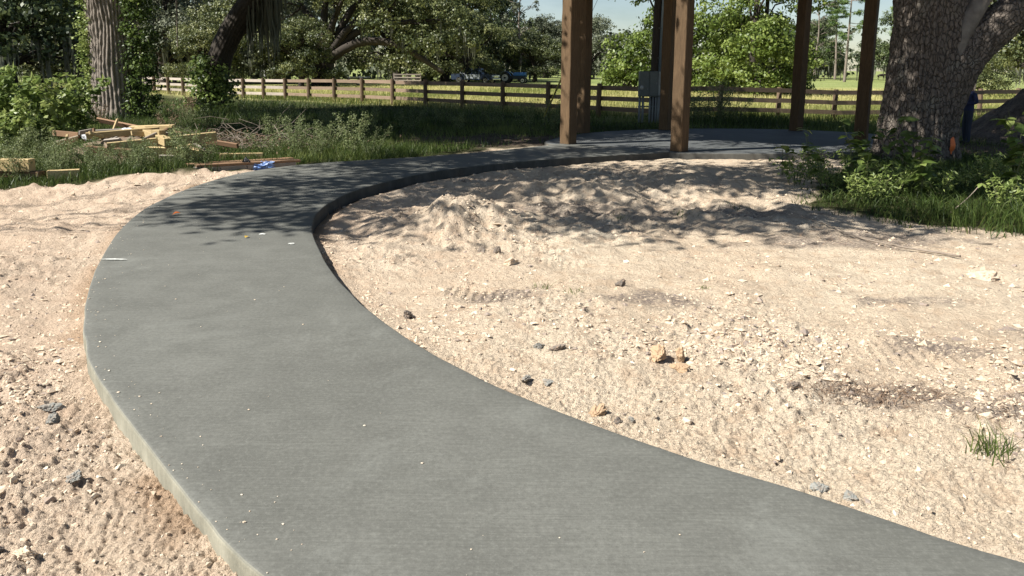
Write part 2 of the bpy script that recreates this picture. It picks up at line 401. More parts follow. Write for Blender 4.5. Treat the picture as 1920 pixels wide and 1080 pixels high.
def ground_z(x, y, fine=True, full=False):
    x = np.asarray(x, float); y = np.asarray(y, float)
    sp = poly_sdf(x, y, PATH_POLY); sl = poly_sdf(x, y, SLAB)
    sd = poly_sdf(x, y, SAND)
    jit = .35 * fbm(x, y, .9, 3, 11) + .18 * fbm(x, y, 4, 2, 12)
    sand = 1 - sstep(-.12, .12, sd + jit * np.where(y < 11, .6, 1))
    r = np.hypot(x, y)
    z = base_z(x, y)
    und = .045 * fbm(x, y, .35, 3, 2)
    z = z + und
    near = 1 - sstep(22, 40, r)
    cm = crumb_mask(x, y)
    edge = sstep(.02, .45, np.minimum(np.abs(sp), 9))
    if fine:
        k = np.where((sand.ravel() * near.ravel()) > .01)[0]
        xs, ys = x.ravel()[k], y.ravel()[k]; c = cm.ravel()[k]; ed = edge.ravel()[k]
        rr_ = np.hypot(xs, ys); a24 = 1 - .75 * sstep(7, 12, rr_); a48 = 1 - sstep(3.5, 6.5, rr_)
        add = (.045 * fbm(xs, ys, 1.6, 3, 3) * (.4 + .6 * ed)
             + (.18 + .72 * c) * (.044 * np.abs(fbm(xs, ys, 4.2, 3, 4)) + .060 * np.maximum(0, fbm(xs, ys, 9.5, 3, 5, .6) - .08) + .044 * a24 * np.maximum(-.1, fbm(xs * .8, ys * 1.15, 24, 2, 6, .6)))
             + (1 - c) * .020 * fbm(xs * .6, ys * 1.8, 6, 3, 8) + .019 * a48 * fbm(xs, ys, 48, 2, 9, .7))
        rough = np.clip(np.exp(-(((xs - 1.2) / 3.2) ** 2 + ((ys - 11.0) / 3.0) ** 2) ** 2) + .45 * sstep(6.5, 9, ys) * (xs < -3.5) + .25 * sstep(5.5, 8, rr_), 0, 1)
        add = add + rough * (.11 * np.abs(fbm(xs, ys, 1.3, 4, 14, .6)) + .085 * fbm(xs, ys, 3.4, 3, 15, .6) - .03) * ed
        zz = np.zeros(x.size); zz[k] = add; z = z + (zz.reshape(x.shape)) * sand * near
        k = np.where(((1 - sand.ravel()) * near.ravel()) > .01)[0]
        zz = np.zeros(x.size); zz[k] = .05 * fbm(x.ravel()[k], y.ravel()[k], 1.3, 4, 21); z = z + zz.reshape(x.shape) * (1 - sand) * near
        tz = track_z(x, y); z = z + tz
    # heap left by the digging, and lower ripples behind it
    d = np.hypot((x + .62) / .95, (y - 8.7) / .8)
    z = z + .32 * np.exp(-d ** 2 * 1.4) * (1 + .7 * fbm(x, y, 2.5, 4, 41, .6))
    for (cx, cy, rx, ry, h) in ((1.1, 10.8, 1.3, .8, .13), (2.6, 11.6, 1.2, .7, .16), (0.1, 10.6, .8, .6, .09), (3.6, 13.0, 1.1, .9, .12), (4.6, 14.4, 1.6, .6, .08),
                                (-5.7, 10.9, 1.6, .5, .08), (-6.0, 11.9, .8, .35, .12), (-5.6, 12.75, .4, .25, .12), (.5, 17.9, .5, .3, .08)):
        z = z + h * np.exp(-(((x - cx) / rx) ** 2 + ((y - cy) / ry) ** 2)) * (1 + .4 * fbm(x, y, 1.9, 3, 51))
    # loose spill against the slab edges, never above the concrete
    spill = np.exp(-(np.maximum(sp, 0) / .16) ** 2) * (.018 + .035 * np.maximum(0, fbm(x, y, 2.6, 3, 61)))
    z = z + spill
    ns = np.minimum(sp, sl)
    lim = -.035 + .4 * np.maximum(ns, 0)
    inx = np.array([-2.39, -2.35, -2.2, -1.86, -1.29, -.59, .41, 1.5, 2.68, 3.59, 7.5]); iny = np.array([9.33, 10.05, 10.75, 11.62, 12.64, 13.39, 14.2, 14.86, 15.47, 15.93, 16.1])
    inn = (x > -2.4) & (x < 7.5) & (y > 8.2) & (y < np.interp(x, inx, iny) + .3)
    lim = np.where(inn, -.165 + .30 * np.maximum(ns, 0) + .03 * fbm(x, y, 2.0, 2, 66), lim)
    z = np.where(ns < .6, np.minimum(z, lim), z)
    z = np.where(ns < -.03, -.34, z)
    if full: return z, sand, cm, sp
    return z

def gz(x, y): return float(ground_z(np.array([x]), np.array([y]), True)[0])

# ---- ground sheet: rings round the camera, finer where the photo looks
fan = np.radians(np.concatenate([np.linspace(-47, 47, 641), np.linspace(47, 313, 120)[1:-1]]))
r1 = 1.0 / np.linspace(1 / 1.5, 1 / 42.0, 900)
rad = np.concatenate([[.25, .6, 1.0], r1, np.geomspace(44, 3200, 34)])
A_, R_ = np.meshgrid(fan, rad)
gx = (np.sin(A_) * R_).ravel(); gy = (np.cos(A_) * R_).ravel()
gzv, gsand, gcm, gsp = ground_z(gx, gy, True, True)
nr, nc = R_.shape
idx = np.arange(nr * nc).reshape(nr, nc)
a = idx[:-1]; b_ = np.roll(a, -1, 1); d_ = idx[1:]; e_ = np.roll(d_, -1, 1)
q = np.stack([a, d_, e_, b_], -1).reshape(-1, 4)
gm = MB(); gm.add(np.c_[gx, gy, gzv], q)

FL0 = (4.02, 28.0); FLD = (-.733, .68)         # left fence run: start and direction
FR0 = (5.6, 28.35); FRD = (.972, .235)         # right fence run
def beyond_fence(x, y):
    """signed distance beyond the board fence (positive on the meadow side)"""
    dl = (x - FL0[0]) * .68 + (y - FL0[1]) * .733
    dr = -(x - FR0[0]) * .235 + (y - FR0[1]) * .972
    return np.where(x < 4.8, dl, dr)
bf = beyond_fence(gx, gy)
mead = sstep(-2.0, 1.0, bf + .8 * fbm(gx, gy, .3, 3, 71)) * (1 - .75 * sstep(70, 95, gy + 5 * fbm(gx, gy, .05, 2, 72)))
dirt = np.clip(np.exp(-(((gx - .2) / 3.4) ** 2 + ((gy - 19.0) / 1.9) ** 2) ** 2) + np.exp(-(((gx - 11.5) / 3.5) ** 2 + ((gy - 18.5) / 2.2) ** 2) ** 2) + np.exp(-(((gx + 8.5) / 3.0) ** 2 + ((gy - 18.5) / 2.0) ** 2) ** 2), 0, 1) * (1 - gsand)
lit = np.zeros(len(gx))
for (cx, cy, rx, ry) in ((2.05, 3.95, .42, .24), (2.75, 3.75, .5, .2), (3.6, 7.9, 1.5, .35), (4.3, 8.3, 1.2, .35), (1.2, 5.9, .6, .25), (2.9, 4.75, .45, .22), (.75, 9.6, 1.4, .4), (3.1, 9.7, 1.2, .5), (-.1, 5.9, .4, .2), (3.2, 5.9, .5, .2), (4.2, 5.2, .8, .3)):
    lit = np.maximum(lit, np.exp(-(((gx - cx) / rx) ** 2 + ((gy - cy) / ry) ** 2)))
lit = sstep(.25, .95, lit + .55 * fbm(gx, gy, 5, 4, 81))
me = gm.mesh('ground', None, smooth=True)
ca = me.color_attributes.new('zone', 'FLOAT_COLOR', 'POINT')
ca.data.foreach_set('color', np.c_[gsand, mead, lit, gcm].astype(np.float32).ravel())
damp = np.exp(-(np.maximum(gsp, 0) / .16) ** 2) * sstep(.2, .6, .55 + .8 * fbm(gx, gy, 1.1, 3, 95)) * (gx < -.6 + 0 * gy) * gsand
at3 = me.attributes.new('damp', 'FLOAT', 'POINT'); at3.data.foreach_set('value', damp.astype(np.float32))
at2 = me.attributes.new('bare', 'FLOAT', 'POINT'); at2.data.foreach_set('value', dirt.astype(np.float32))

def groundmat():
    m, nt, b = nmat('ground'); P = pos(nt)
    za = N(nt, 'ShaderNodeAttribute'); za.attribute_name = 'zone'
    sp = N(nt, 'ShaderNodeSeparateColor'); nt.links.new(za.outputs['Color'], sp.inputs[0])
    ba = N(nt, 'ShaderNodeAttribute'); ba.attribute_name = 'bare'
    n1 = noise(nt, P, .8, 6, .6); n2 = noise(nt, P, 6, 6, .65); n3 = noise(nt, P, 40, 4, .6); n4 = noise(nt, P, 150, 2)
    sand = mixc(nt, ramp(nt, n1, [(.32, 0.0), (.66, 1.0)]), (.565, .455, .335), (.635, .53, .40))
    sand = mixc(nt, ramp(nt, noise(nt, P, .35, 4), [(.45, 0.0), (.62, .8)]), sand, (.66, .575, .445))
    sand = mixc(nt, ramp(nt, n2, [(.36, 0.75), (.50, 0.0)]), sand, (.49, .36, .25))
    sand = mixc(nt, ramp(nt, n3, [(.30, .6), (.48, 0.0)]), sand, (.31, .24, .18))
    sand = mixc(nt, ramp(nt, n4, [(.58, 0.0), (.78, .4)]), sand, (.66, .59, .48))
    sand = mixc(nt, ramp(nt, noise(nt, scaled(nt, P, (1, 1.4, 1)), 17, 7, .8), [(.335, .85), (.395, 0.0)]), sand, (.17, .13, .10))
    sand = mixc(nt, ramp(nt, noise(nt, scaled(nt, P, (1, 1.2, 1)), 55, 4, .8), [(.34, .6), (.41, 0.0)]), sand, (.26, .195, .145))
    # damp, smoother, redder skin where the crumbs are missing
    sand = mixc(nt, math_(nt, 'MULTIPLY', math_(nt, 'SUBTRACT', 1.0, za.outputs['Alpha']), .35), sand, (.56, .43, .30))
    sxp = N(nt, 'ShaderNodeSeparateXYZ'); nt.links.new(P, sxp.inputs[0])
    lx = N(nt, 'ShaderNodeMapRange'); nt.links.new(math_(nt, 'ADD', sxp.outputs['X'], math_(nt, 'MULTIPLY', n1, 3.0)), lx.inputs['Value']); lx.inputs['From Min'].default_value = 2.0; lx.inputs['From Max'].default_value = -1.5; lx.inputs['To Max'].default_value = .5
    sand = mixc(nt, lx.outputs[0], sand, (.56, .415, .31))
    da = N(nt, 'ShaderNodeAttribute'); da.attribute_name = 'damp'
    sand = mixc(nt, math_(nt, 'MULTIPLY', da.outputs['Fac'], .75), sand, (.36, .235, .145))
    litter = mixc(nt, n3, (.13, .10, .085), (.30, .25, .21))
    lf = math_(nt, 'MULTIPLY', sp.outputs[2], ramp(nt, noise(nt, scaled(nt, P, (1, 2.5, 1)), 26, 5, .7), [(.38, 0.0), (.54, .95)]))
    sand = mixc(nt, lf, sand, litter)
    soil = mixc(nt, ramp(nt, n2, [(.35, 0.0), (.65, 1.0)]), (.032, .044, .012), (.060, .055, .026))
    bare = mixc(nt, ramp(nt, n2, [(.35, 0.0), (.7, 1.0)]), (.055, .04, .03), (.16, .12, .09))
    bare = mixc(nt, ramp(nt, noise(nt, scaled(nt, P, (1, 3, 1)), 9, 5, .7), [(.55, 0.0), (.7, .7)]), bare, (.36, .28, .22))
    soil = mixc(nt, ba.outputs['Fac'], soil, bare)
    mw = mixc(nt, ramp(nt, noise(nt, scaled(nt, P, (.6, 1, 1)), .9, 6, .65), [(.35, 0.0), (.65, 1.0)]), (.34, .33, .11), (.46, .42, .19))
    mw = mixc(nt, ramp(nt, n1, [(.5, 0.0), (.75, .6)]), mw, (.17, .23, .06))
    far = mixc(nt, ramp(nt, noise(nt, P, .12, 5), [(.35, 0.0), (.65, 1.0)]), (.10, .15, .04), (.19, .23, .085))
    sx = N(nt, 'ShaderNodeSeparateXYZ'); nt.links.new(P, sx.inputs[0])
    fy = N(nt, 'ShaderNodeMapRange'); nt.links.new(sx.outputs['Y'], fy.inputs['Value']); fy.inputs['From Min'].default_value = 70; fy.inputs['From Max'].default_value = 88
    soil = mixc(nt, fy.outputs[0], soil, far)
    col = mixc(nt, sp.outputs[1], soil, mw)
    col = mixc(nt, sp.outputs[0], col, sand)
    nt.links.new(col, b.inputs['Base Color']); b.inputs['Roughness'].default_value = .95; b.inputs['Specular IOR Level'].default_value = .1
    h1 = noise(nt, P, 70, 5, .7)
    h2 = noise(nt, P, 24, 4, .65)
    p1 = bump(nt, b, h2, 1.0, .045)
    bump(nt, b, h1, 1.0, .02, p1)
    return m
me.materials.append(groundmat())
ground = bpy.data.objects.new('ground', me); link(ground); tag(ground, kind='structure')

# ---- loose clods of sand
rng = np.random.default_rng(5)
t_ = (1 + 5 ** .5) / 2
ico = np.array([(-1, t_, 0), (1, t_, 0), (-1, -t_, 0), (1, -t_, 0), (0, -1, t_), (0, 1, t_), (0, -1, -t_), (0, 1, -t_), (t_, 0, -1), (t_, 0, 1), (-t_, 0, -1), (-t_, 0, 1)]); ico /= np.linalg.norm(ico[0])
icof = np.array([(0, 11, 5), (0, 5, 1), (0, 1, 7), (0, 7, 10), (0, 10, 11), (1, 5, 9), (5, 11, 4), (11, 10, 2), (10, 7, 6), (7, 1, 8), (3, 9, 4), (3, 4, 2), (3, 2, 6), (3, 6, 8), (3, 8, 9), (4, 9, 5), (2, 4, 11), (6, 2, 10), (8, 6, 7), (9, 8, 1)])
def scatter(n, rmin, rmax, seed, base=.10):
    g = np.random.default_rng(seed)
    u = g.random(n * 4); rr = 1 / (1 / rmin + (1 / rmax - 1 / rmin) * u ** 1.15); th = np.radians(g.uniform(-43, 43, n * 4))
    x = np.sin(th) * rr; y = np.cos(th) * rr
    z, s, c, sp_ = ground_z(x, y, True, True)
    sl = poly_sdf(x, y, SLAB)
    keep = (s > .6) & (sp_ > .03) & (sl > .03) & (g.random(n * 4) < (base + (1 - base) * c ** 1.5))
    k = np.where(keep)[0][:n]
    return x[k], y[k], z[k], c[k], rr[k]
cx_, cy_, cz_, cc_, cr_ = scatter(8000, 1.9, 16, 77)
n = len(cx_)
size = np.clip(np.exp(rng.normal(-5.25, .5, n)), .0025, .026) * (1 + .06 * cr_)
jit = 1 + rng.uniform(-.6, .55, (n, 12))
ang = rng.uniform(0, 6.28, n); ca_, sa_ = np.cos(ang), np.sin(ang)
V = ico[None] * jit[:, :, None] * size[:, None, None] * np.stack([rng.uniform(.8, 1.5, n), rng.uniform(.7, 1.1, n), rng.uniform(.55, .9, n)], -1)[:, None, :]
X = V[:, :, 0] * ca_[:, None] - V[:, :, 1] * sa_[:, None]; Y = V[:, :, 0] * sa_[:, None] + V[:, :, 1] * ca_[:, None]
V = np.stack([X + cx_[:, None], Y + cy_[:, None], V[:, :, 2] + cz_[:, None] + size[:, None] * .12], -1)
F = (icof[None] + (np.arange(n) * 12)[:, None, None]).reshape(-1, 3)
def clodmat(name, stops):
    m, nt, b = nmat(name); P = pos(nt)
    a = N(nt, 'ShaderNodeAttribute'); a.attribute_name = 'tint'
    col = ramp(nt, a.outputs['Fac'], stops)
    n1 = noise(nt, P, 60, 4, .65)
    col = mixc(nt, ramp(nt, n1, [(.3, .5), (.55, 0.0)]), col, (.40, .27, .18))
    nt.links.new(col, b.inputs['Base Color']); b.inputs['Roughness'].default_value = .95; b.inputs['Specular IOR Level'].default_value = .1
    bump(nt, b, noise(nt, P, 90, 4, .7), .6, .006)
    return m
M_CLOD = clodmat('sand clods', [(0.0, (.20, .17, .15)), (.09, (.30, .25, .21)), (.16, (.50, .395, .29)), (.7, (.58, .48, .36)), (1.0, (.63, .565, .455))])
cm = MB(); cm.add(V.reshape(-1, 3), None, F, np.repeat(rng.random(n), 12))
octa = np.array([(1, 0, 0), (-1, 0, 0), (0, 1, 0), (0, -1, 0), (0, 0, 1), (0, 0, -1)], float); octf = np.array([(0, 2, 4), (2, 1, 4), (1, 3, 4), (3, 0, 4), (2, 0, 5), (1, 2, 5), (3, 1, 5), (0, 3, 5)])
cx_, cy_, cz_, cc_, cr_ = scatter(11000, 1.9, 15, 78); n = len(cx_)
size = np.clip(np.exp(rng.normal(-5.75, .45, n)), .0015, .010) * (1 + .09 * cr_)
V = octa[None] * (1 + rng.uniform(-.45, .45, (n, 6)))[:, :, None] * size[:, None, None] * np.array([1.25, 1, .8]) + rng.normal(0, .22, (n, 6, 3)) * size[:, None, None]
ang = rng.uniform(0, 6.28, n); ca_, sa_ = np.cos(ang)[:, None], np.sin(ang)[:, None]
V = np.stack([V[:, :, 0] * ca_ - V[:, :, 1] * sa_ + cx_[:, None], V[:, :, 0] * sa_ + V[:, :, 1] * ca_ + cy_[:, None], V[:, :, 2] + cz_[:, None] + size[:, None] * .1], -1)
cm.add(V.reshape(-1, 3), None, (octf[None] + (np.arange(n) * 6)[:, None, None]).reshape(-1, 3), np.repeat(.05 + .95 * rng.random(n), 6))
cx_, cy_, cz_, cc_, cr_ = scatter(12000, 4.5, 14.5, 79, .38); n = len(cx_)
patch = fbm(cx_, cy_, .9, 3, 97); keep = np.where(patch + rng.normal(0, .18, n) > -.12)[0]; cx_, cy_, cz_, cr_ = cx_[keep], cy_[keep], cz_[keep], cr_[keep]; n = len(keep)
size = np.clip(np.exp(rng.normal(-4.45, .42, n)), .005, .034) * (.55 + .055 * cr_)
V = octa[None] * (1 + rng.uniform(-.45, .45, (n, 6)))[:, :, None] * size[:, None, None] * np.array([1.5, 1.1, .75]) + rng.normal(0, .25, (n, 6, 3)) * size[:, None, None]
V = V + np.stack([cx_, cy_, cz_ - size * .05], -1)[:, None, :]
tn = rng.random(n); tn = np.where(tn < .16, tn * .5, .16 + .6 * tn)
cm.add(V.reshape(-1, 3), None, (octf[None] + (np.arange(n) * 6)[:, None, None]).reshape(-1, 3), np.repeat(tn, 6))
o = cm.build('sand_clods', M_CLOD, None, smooth=False, attr=True); tag(o, 'loose crumbs and small clods strewn over the bare sand', 'clods', kind='stuff')

# ------------------------------------------------------------------ concrete
def concretemat(name, c1, c2, face=((.13, .125, .095), (.29, .275, .215))):
    m, nt, b = nmat(name); P = pos(nt)
    n1 = noise(nt, P, .55, 5, .6); n2 = noise(nt, P, 3.5, 5, .65); n3 = noise(nt, P, 110, 3, .6)
    br = noise(nt, scaled(nt, P, (1.2, 34, 8)), 2.4, 4, .6, .15)
    col = mixc(nt, ramp(nt, n1, [(.36, 0.0), (.62, 1.0)]), c1, c2)
    col = mixc(nt, ramp(nt, n2, [(.35, .5), (.6, 0.0)]), col, tuple(x * .78 for x in c1))
    col = mixc(nt, ramp(nt, br, [(.4, .30), (.6, 0.0)]), col, tuple(x * .76 for x in c1))
    ln = noise(nt, scaled(nt, P, (.35, 9, 1)), 1.6, 5, .7, .3)
    col = mixc(nt, ramp(nt, ln, [(.60, 0.0), (.74, .14)]), col, (.235, .24, .215))
    col = mixc(nt, ramp(nt, noise(nt, P, 1.3, 6, .7, .6), [(.55, 0.0), (.70, .28)]), col, (.235, .24, .215))
    col = mixc(nt, ramp(nt, n3, [(.60, 0.0), (.76, .30)]), col, (.27, .27, .24))
    col = mixc(nt, ramp(nt, noise(nt, P, 160, 2), [(.27, .55), (.34, 0.0)]), col, (.045, .045, .04))
    sk = noise(nt, P, 42, 3, .7)
    col = mixc(nt, ramp(nt, sk, [(.30, .38), (.50, 0.0)]), col, tuple(x * .62 for x in c1))
    col = mixc(nt, ramp(nt, sk, [(.52, 0.0), (.72, .30)]), col, tuple(min(1, x * 1.45) for x in c2))
    # sides of the pour take the face colours, pale laitance by default
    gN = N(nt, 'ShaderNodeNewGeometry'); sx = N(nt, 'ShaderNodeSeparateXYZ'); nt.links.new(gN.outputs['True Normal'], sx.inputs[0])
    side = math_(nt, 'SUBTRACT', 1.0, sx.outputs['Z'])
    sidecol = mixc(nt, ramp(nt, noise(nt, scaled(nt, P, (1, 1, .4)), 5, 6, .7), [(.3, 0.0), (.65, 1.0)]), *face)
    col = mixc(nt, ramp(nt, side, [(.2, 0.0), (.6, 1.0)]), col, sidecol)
    nt.links.new(col, b.inputs['Base Color']); b.inputs['Roughness'].default_value = .78; b.inputs['Specular IOR Level'].default_value = .3
    p1 = bump(nt, b, br, .4, .008)
    bump(nt, b, n3, .3, .003, p1)
    return m
M_CONC = concretemat('broomed concrete', (.110, .110, .096), (.142, .142, .125))
INNER_SHADE = ((.040, .040, .036), (.085, .083, .072))          # inner face darkened in colour, standing in for its shade
M_CONC_IN = concretemat('broomed concrete shaded side', (.110, .110, .096), (.142, .142, .125), INNER_SHADE)
K = len(PLc)
prof_in = [0, 0, .003, .010, .024]; prof_z = [-.30, -.022, -.010, -.003, 0.0]
wid = np.linalg.norm(PRc - PLc, axis=1); U = (PRc - PLc) / wid[:, None]
rows = []
for A_w, sd_w in ((PLc, 961), (PRc, 962)):
    A_w += (.010 * fbm(np.arange(K) * .35, np.zeros(K), 1.0, 3, sd_w))[:, None] * U
wid = np.linalg.norm(PRc - PLc, axis=1); U = (PRc - PLc) / wid[:, None]
for i in range(K):
    w_ = wid[i]; pts = []
    cr0 = []
    for d0, z0 in zip(prof_in, prof_z): cr0.append((d0, z0))
    for k in range(1, 26): cr0.append((.024 + (w_ - .048) * k / 26, 0.0))
    for d0, z0 in zip(prof_in[::-1], prof_z[::-1]): cr0.append((w_ - d0, z0))
    for d0, z0 in cr0: pts.append((PLc[i][0] + U[i][0] * d0, PLc[i][1] + U[i][1] * d0, z0))
    rows.append(pts)
V = np.array(rows); nn = V.shape[1]
top = V[:, :, 2] > -.2
V[:, :, 2] += np.where(top, .006 * fbm(V[:, :, 0], V[:, :, 1], 1.1, 3, 91), 0)
lo = ~top
V[:, :, 0] += np.where(lo, .02 * fbm(V[:, :, 0], V[:, :, 1], 4, 3, 92), 0); V[:, :, 1] += np.where(lo, .02 * fbm(V[:, :, 0], V[:, :, 1], 4, 3, 93), 0)
idx = np.arange(K * nn).reshape(K, nn)
q = np.stack([idx[:-1, :-1], idx[:-1, 1:], idx[1:, 1:], idx[1:, :-1]], -1).reshape(-1, 4)[:, ::-1]
pm = MB(); pm.add(V.reshape(-1, 3), q)
sidewalk = pm.build('sidewalk', M_CONC, None, smooth=True); tag(sidewalk, kind='structure')
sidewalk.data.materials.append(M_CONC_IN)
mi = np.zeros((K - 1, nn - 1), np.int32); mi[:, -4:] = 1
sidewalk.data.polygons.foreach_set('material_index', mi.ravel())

SLp = np.array(SLAB); 
def inset(P, d):
    P = np.asarray(P); c = P.mean(0); v = P - c; L = np.linalg.norm(v, axis=1)[:, None]; return P - v / L * d
SLc = catmull(np.concatenate([SLp[4:], SLp[:1]]), 60)
SLpoly = np.concatenate([SLp[:4], SLc[:-1]])
M_SLAB = concretemat('shaded pavilion concrete', (.075, .080, .080), (.100, .104, .102), ((.07, .068, .06), (.15, .145, .125)))  # colours set below the walk's to deepen the shade on the slab
sm = MB(); zt = -.007
ringz = [(0, -.32), (0, zt - .02), (.008, zt - .006), (.028, zt)]
vv = np.concatenate([np.c_[inset(SLpoly, d), np.full(len(SLpoly), z)] for d, z in ringz] + [[[*SLpoly.mean(0), zt]]])
m_ = len(SLpoly); j = np.arange(m_); j1 = (j + 1) % m_
qs = np.concatenate([np.stack([k * m_ + j, k * m_ + j1, (k + 1) * m_ + j1, (k + 1) * m_ + j], -1) for k in range(3)])
ts = np.stack([np.full(m_, 4 * m_), 3 * m_ + j, 3 * m_ + j1], -1)
sm.add(vv, qs, ts)
slab = sm.build('pavilion_slab', M_SLAB); tag(slab, kind='structure')

# crumbs of sand and slurry on the concrete, mostly along its left edge
g = np.random.default_rng(9); n = 280
s_i = g.integers(8, 105, n); off = np.where(g.random(n) < .72, np.abs(g.normal(0, .16, n)), g.random(n) * 1.9)
off = np.clip(off, .03, wid[s_i] - .05)
fx = g.random(n)
bx = PLc[s_i] * (1 - fx[:, None]) + PLc[np.minimum(s_i + 1, K - 1)] * fx[:, None] + U[s_i] * off[:, None]
size = np.clip(np.exp(g.normal(-5.95, .45, n)), .0014, .007)
V = ico[None] * (1 + g.uniform(-.4, .4, (n, 12)))[:, :, None] * size[:, None, None] * np.array([1.3, 1, .6])
V = V + np.c_[bx, size * .3 + .001 + .006 * fbm(bx[:, 0], bx[:, 1], 1.1, 3, 91)][:, None, :]
cm = MB(); cm.add(V.reshape(-1, 3), None, (icof[None] + (np.arange(n) * 12)[:, None, None]).reshape(-1, 3), np.repeat(.55 + .45 * g.random(n), 12))
o = cm.build('slurry_crumbs', M_CLOD, None, attr=True); tag(o, 'pale crumbs scattered along the left edge of the walk', 'crumbs', kind='stuff')

# ------------------------------------------------------------------ foliage builders
def unit(v): return v / (np.linalg.norm(v, axis=-1, keepdims=True) + 1e-9)
def cards(mb, P, Nn, L, W, g, tint, fold=0.0):
    """one rhombic leaf (two triangles) per point"""
    n = len(P); rv = unit(g.normal(size=(n, 3))); a = unit(np.cross(Nn, rv)); b = np.cross(Nn, a)
    L = np.broadcast_to(L, (n,))[:, None]; W = np.broadcast_to(W, (n,))[:, None]
    dn = Nn * (L * fold)
    V = np.stack([P - a * L / 2, P + b * W / 2 - dn, P + a * L / 2, P - b * W / 2 - dn], 1).reshape(-1, 3)
    q = np.arange(n * 4).reshape(n, 4)
    mb.add(V, q, None, np.repeat(tint, 4))
def crown_pts(g, lobes, n, per, clump_r, shell=(.5, 1.02), under=-.55):
    lo = np.array(lobes, float); wgt = (lo[:, 3] * lo[:, 4] * lo[:, 5]) ** (2 / 3.); wgt /= wgt.sum()
    nc_ = max(1, n // per); k = g.choice(len(lo), nc_, p=wgt)
    d = unit(g.normal(size=(nc_, 3))); d[:, 2] = np.where(d[:, 2] < under, -d[:, 2] * .4, d[:, 2]); d = unit(d)
    rho = shell[0] + (shell[1] - shell[0]) * np.sqrt(g.random(nc_))
    C = lo[k, :3] + d * lo[k, 3:] * rho[:, None]
    cr_ = clump_r * g.uniform(.6, 1.4, nc_)
    kk = np.repeat(np.arange(nc_), per)
    off = g.normal(size=(len(kk), 3)) * np.array([1, 1, .62])
    P = C[kk] + off * cr_[kk][:, None] * .6
    Nn = unit(.75 * unit(off) + .45 * d[kk] + np.array([0, 0, .35]) + .55 * g.normal(size=(len(kk), 3)))
    t = np.clip(.5 + .22 * g.normal(size=nc_)[kk] + .14 * g.normal(size=len(kk)), 0, 1)
    return P, Nn, t, C
def limbs(mb, g, start, lobes, r0, seg=6, sag=.0, c=.4):
    for lo in lobes:
        e = np.array(lo[:3]); s = np.array(start, float)
        m1 = s + (e - s) * .35 + np.array([0, 0, .14 * np.linalg.norm(e - s)]) + g.normal(size=3) * .25
        m2 = s + (e - s) * .7 + np.array([0, 0, .06 * np.linalg.norm(e - s)]) + g.normal(size=3) * .3
        p = catmull([s, m1, m2, e], 9)
        mb.tube(p, np.linspace(r0, r0 * .25, 9), seg, c=c)
        for _ in range(3):
            f = g.uniform(.45, .9); b0 = p[int(f * 8)]
            b1 = e + g.normal(size=3) * np.array(lo[3:]) * .55
            mb.tube([b0, (b0 + b1) / 2 + g.normal(size=3) * .15, b1], [r0 * .3, r0 * .2, r0 * .07], 5, c=c)
def moss(mb, g, starts, lmin, lmax, wid_=.09):
    for s in starts:
        L = g.uniform(lmin, lmax)
        for _ in range(3):
            a = g.uniform(0, 3.14); dx = np.array([math.cos(a), math.sin(a), 0]) * wid_ * g.uniform(.5, 1.2)
            o_ = g.normal(size=3) * np.array([.1, .1, .1]); k = 4
            z = np.linspace(0, 1, k); ww = np.array([.7, 1.0, .6, .05])
            c_ = s + o_ + np.c_[g.normal(size=(k, 2)) * .03 * z[:, None] * L, -z * L * g.uniform(.7, 1.1)]
            V = np.concatenate([c_ + dx * ww[:, None], c_ - dx * ww[:, None]])
            q = [(i, i + 1, k + i + 1, k + i) for i in range(k - 1)]
            mb.add(V, q, None, g.uniform(.2, .8))

M_OAK = leafmat('live oak leaves', (0.037, 0.050, 0.018), (0.106, 0.125, 0.045), (0.250, 0.256, 0.100), .22, .45)
M_OAKD = leafmat('deep green oak leaves', (0.022, 0.036, 0.014), (0.067, 0.092, 0.034), (0.154, 0.182, 0.070), .2, .45)
M_GREY = leafmat('grey green oak leaves', (0.052, 0.063, 0.037), (0.121, 0.136, 0.081), (0.218, 0.230, 0.144), .2, .6)
M_BRIGHT = leafmat('bright green leaves', (0.040, 0.066, 0.011), (0.128, 0.180, 0.035), (0.238, 0.290, 0.075), .34, .45)
M_PINE = leafmat('pine needles', (.03, .06, .015), (.095, .155, .035), (.19, .25, .07), .25, .5)
M_WOOD = leafmat('distant wood', (0.027, 0.037, 0.022), (0.075, 0.092, 0.050), (0.144, 0.160, 0.088), .15, .7)
M_MOSS = leafmat('spanish moss', (.07, .075, .055), (.16, .165, .125), (.27, .27, .21), .35, .9)
M_BARK = barkmat('grey oak bark', (.075, .062, .050), (.20, .175, .15))
M_BARKD = barkmat('dark oak bark', (.05, .042, .034), (.13, .11, .09))
M_BARKP = barkmat('pale bark', (.20, .165, .135), (.40, .34, .29))

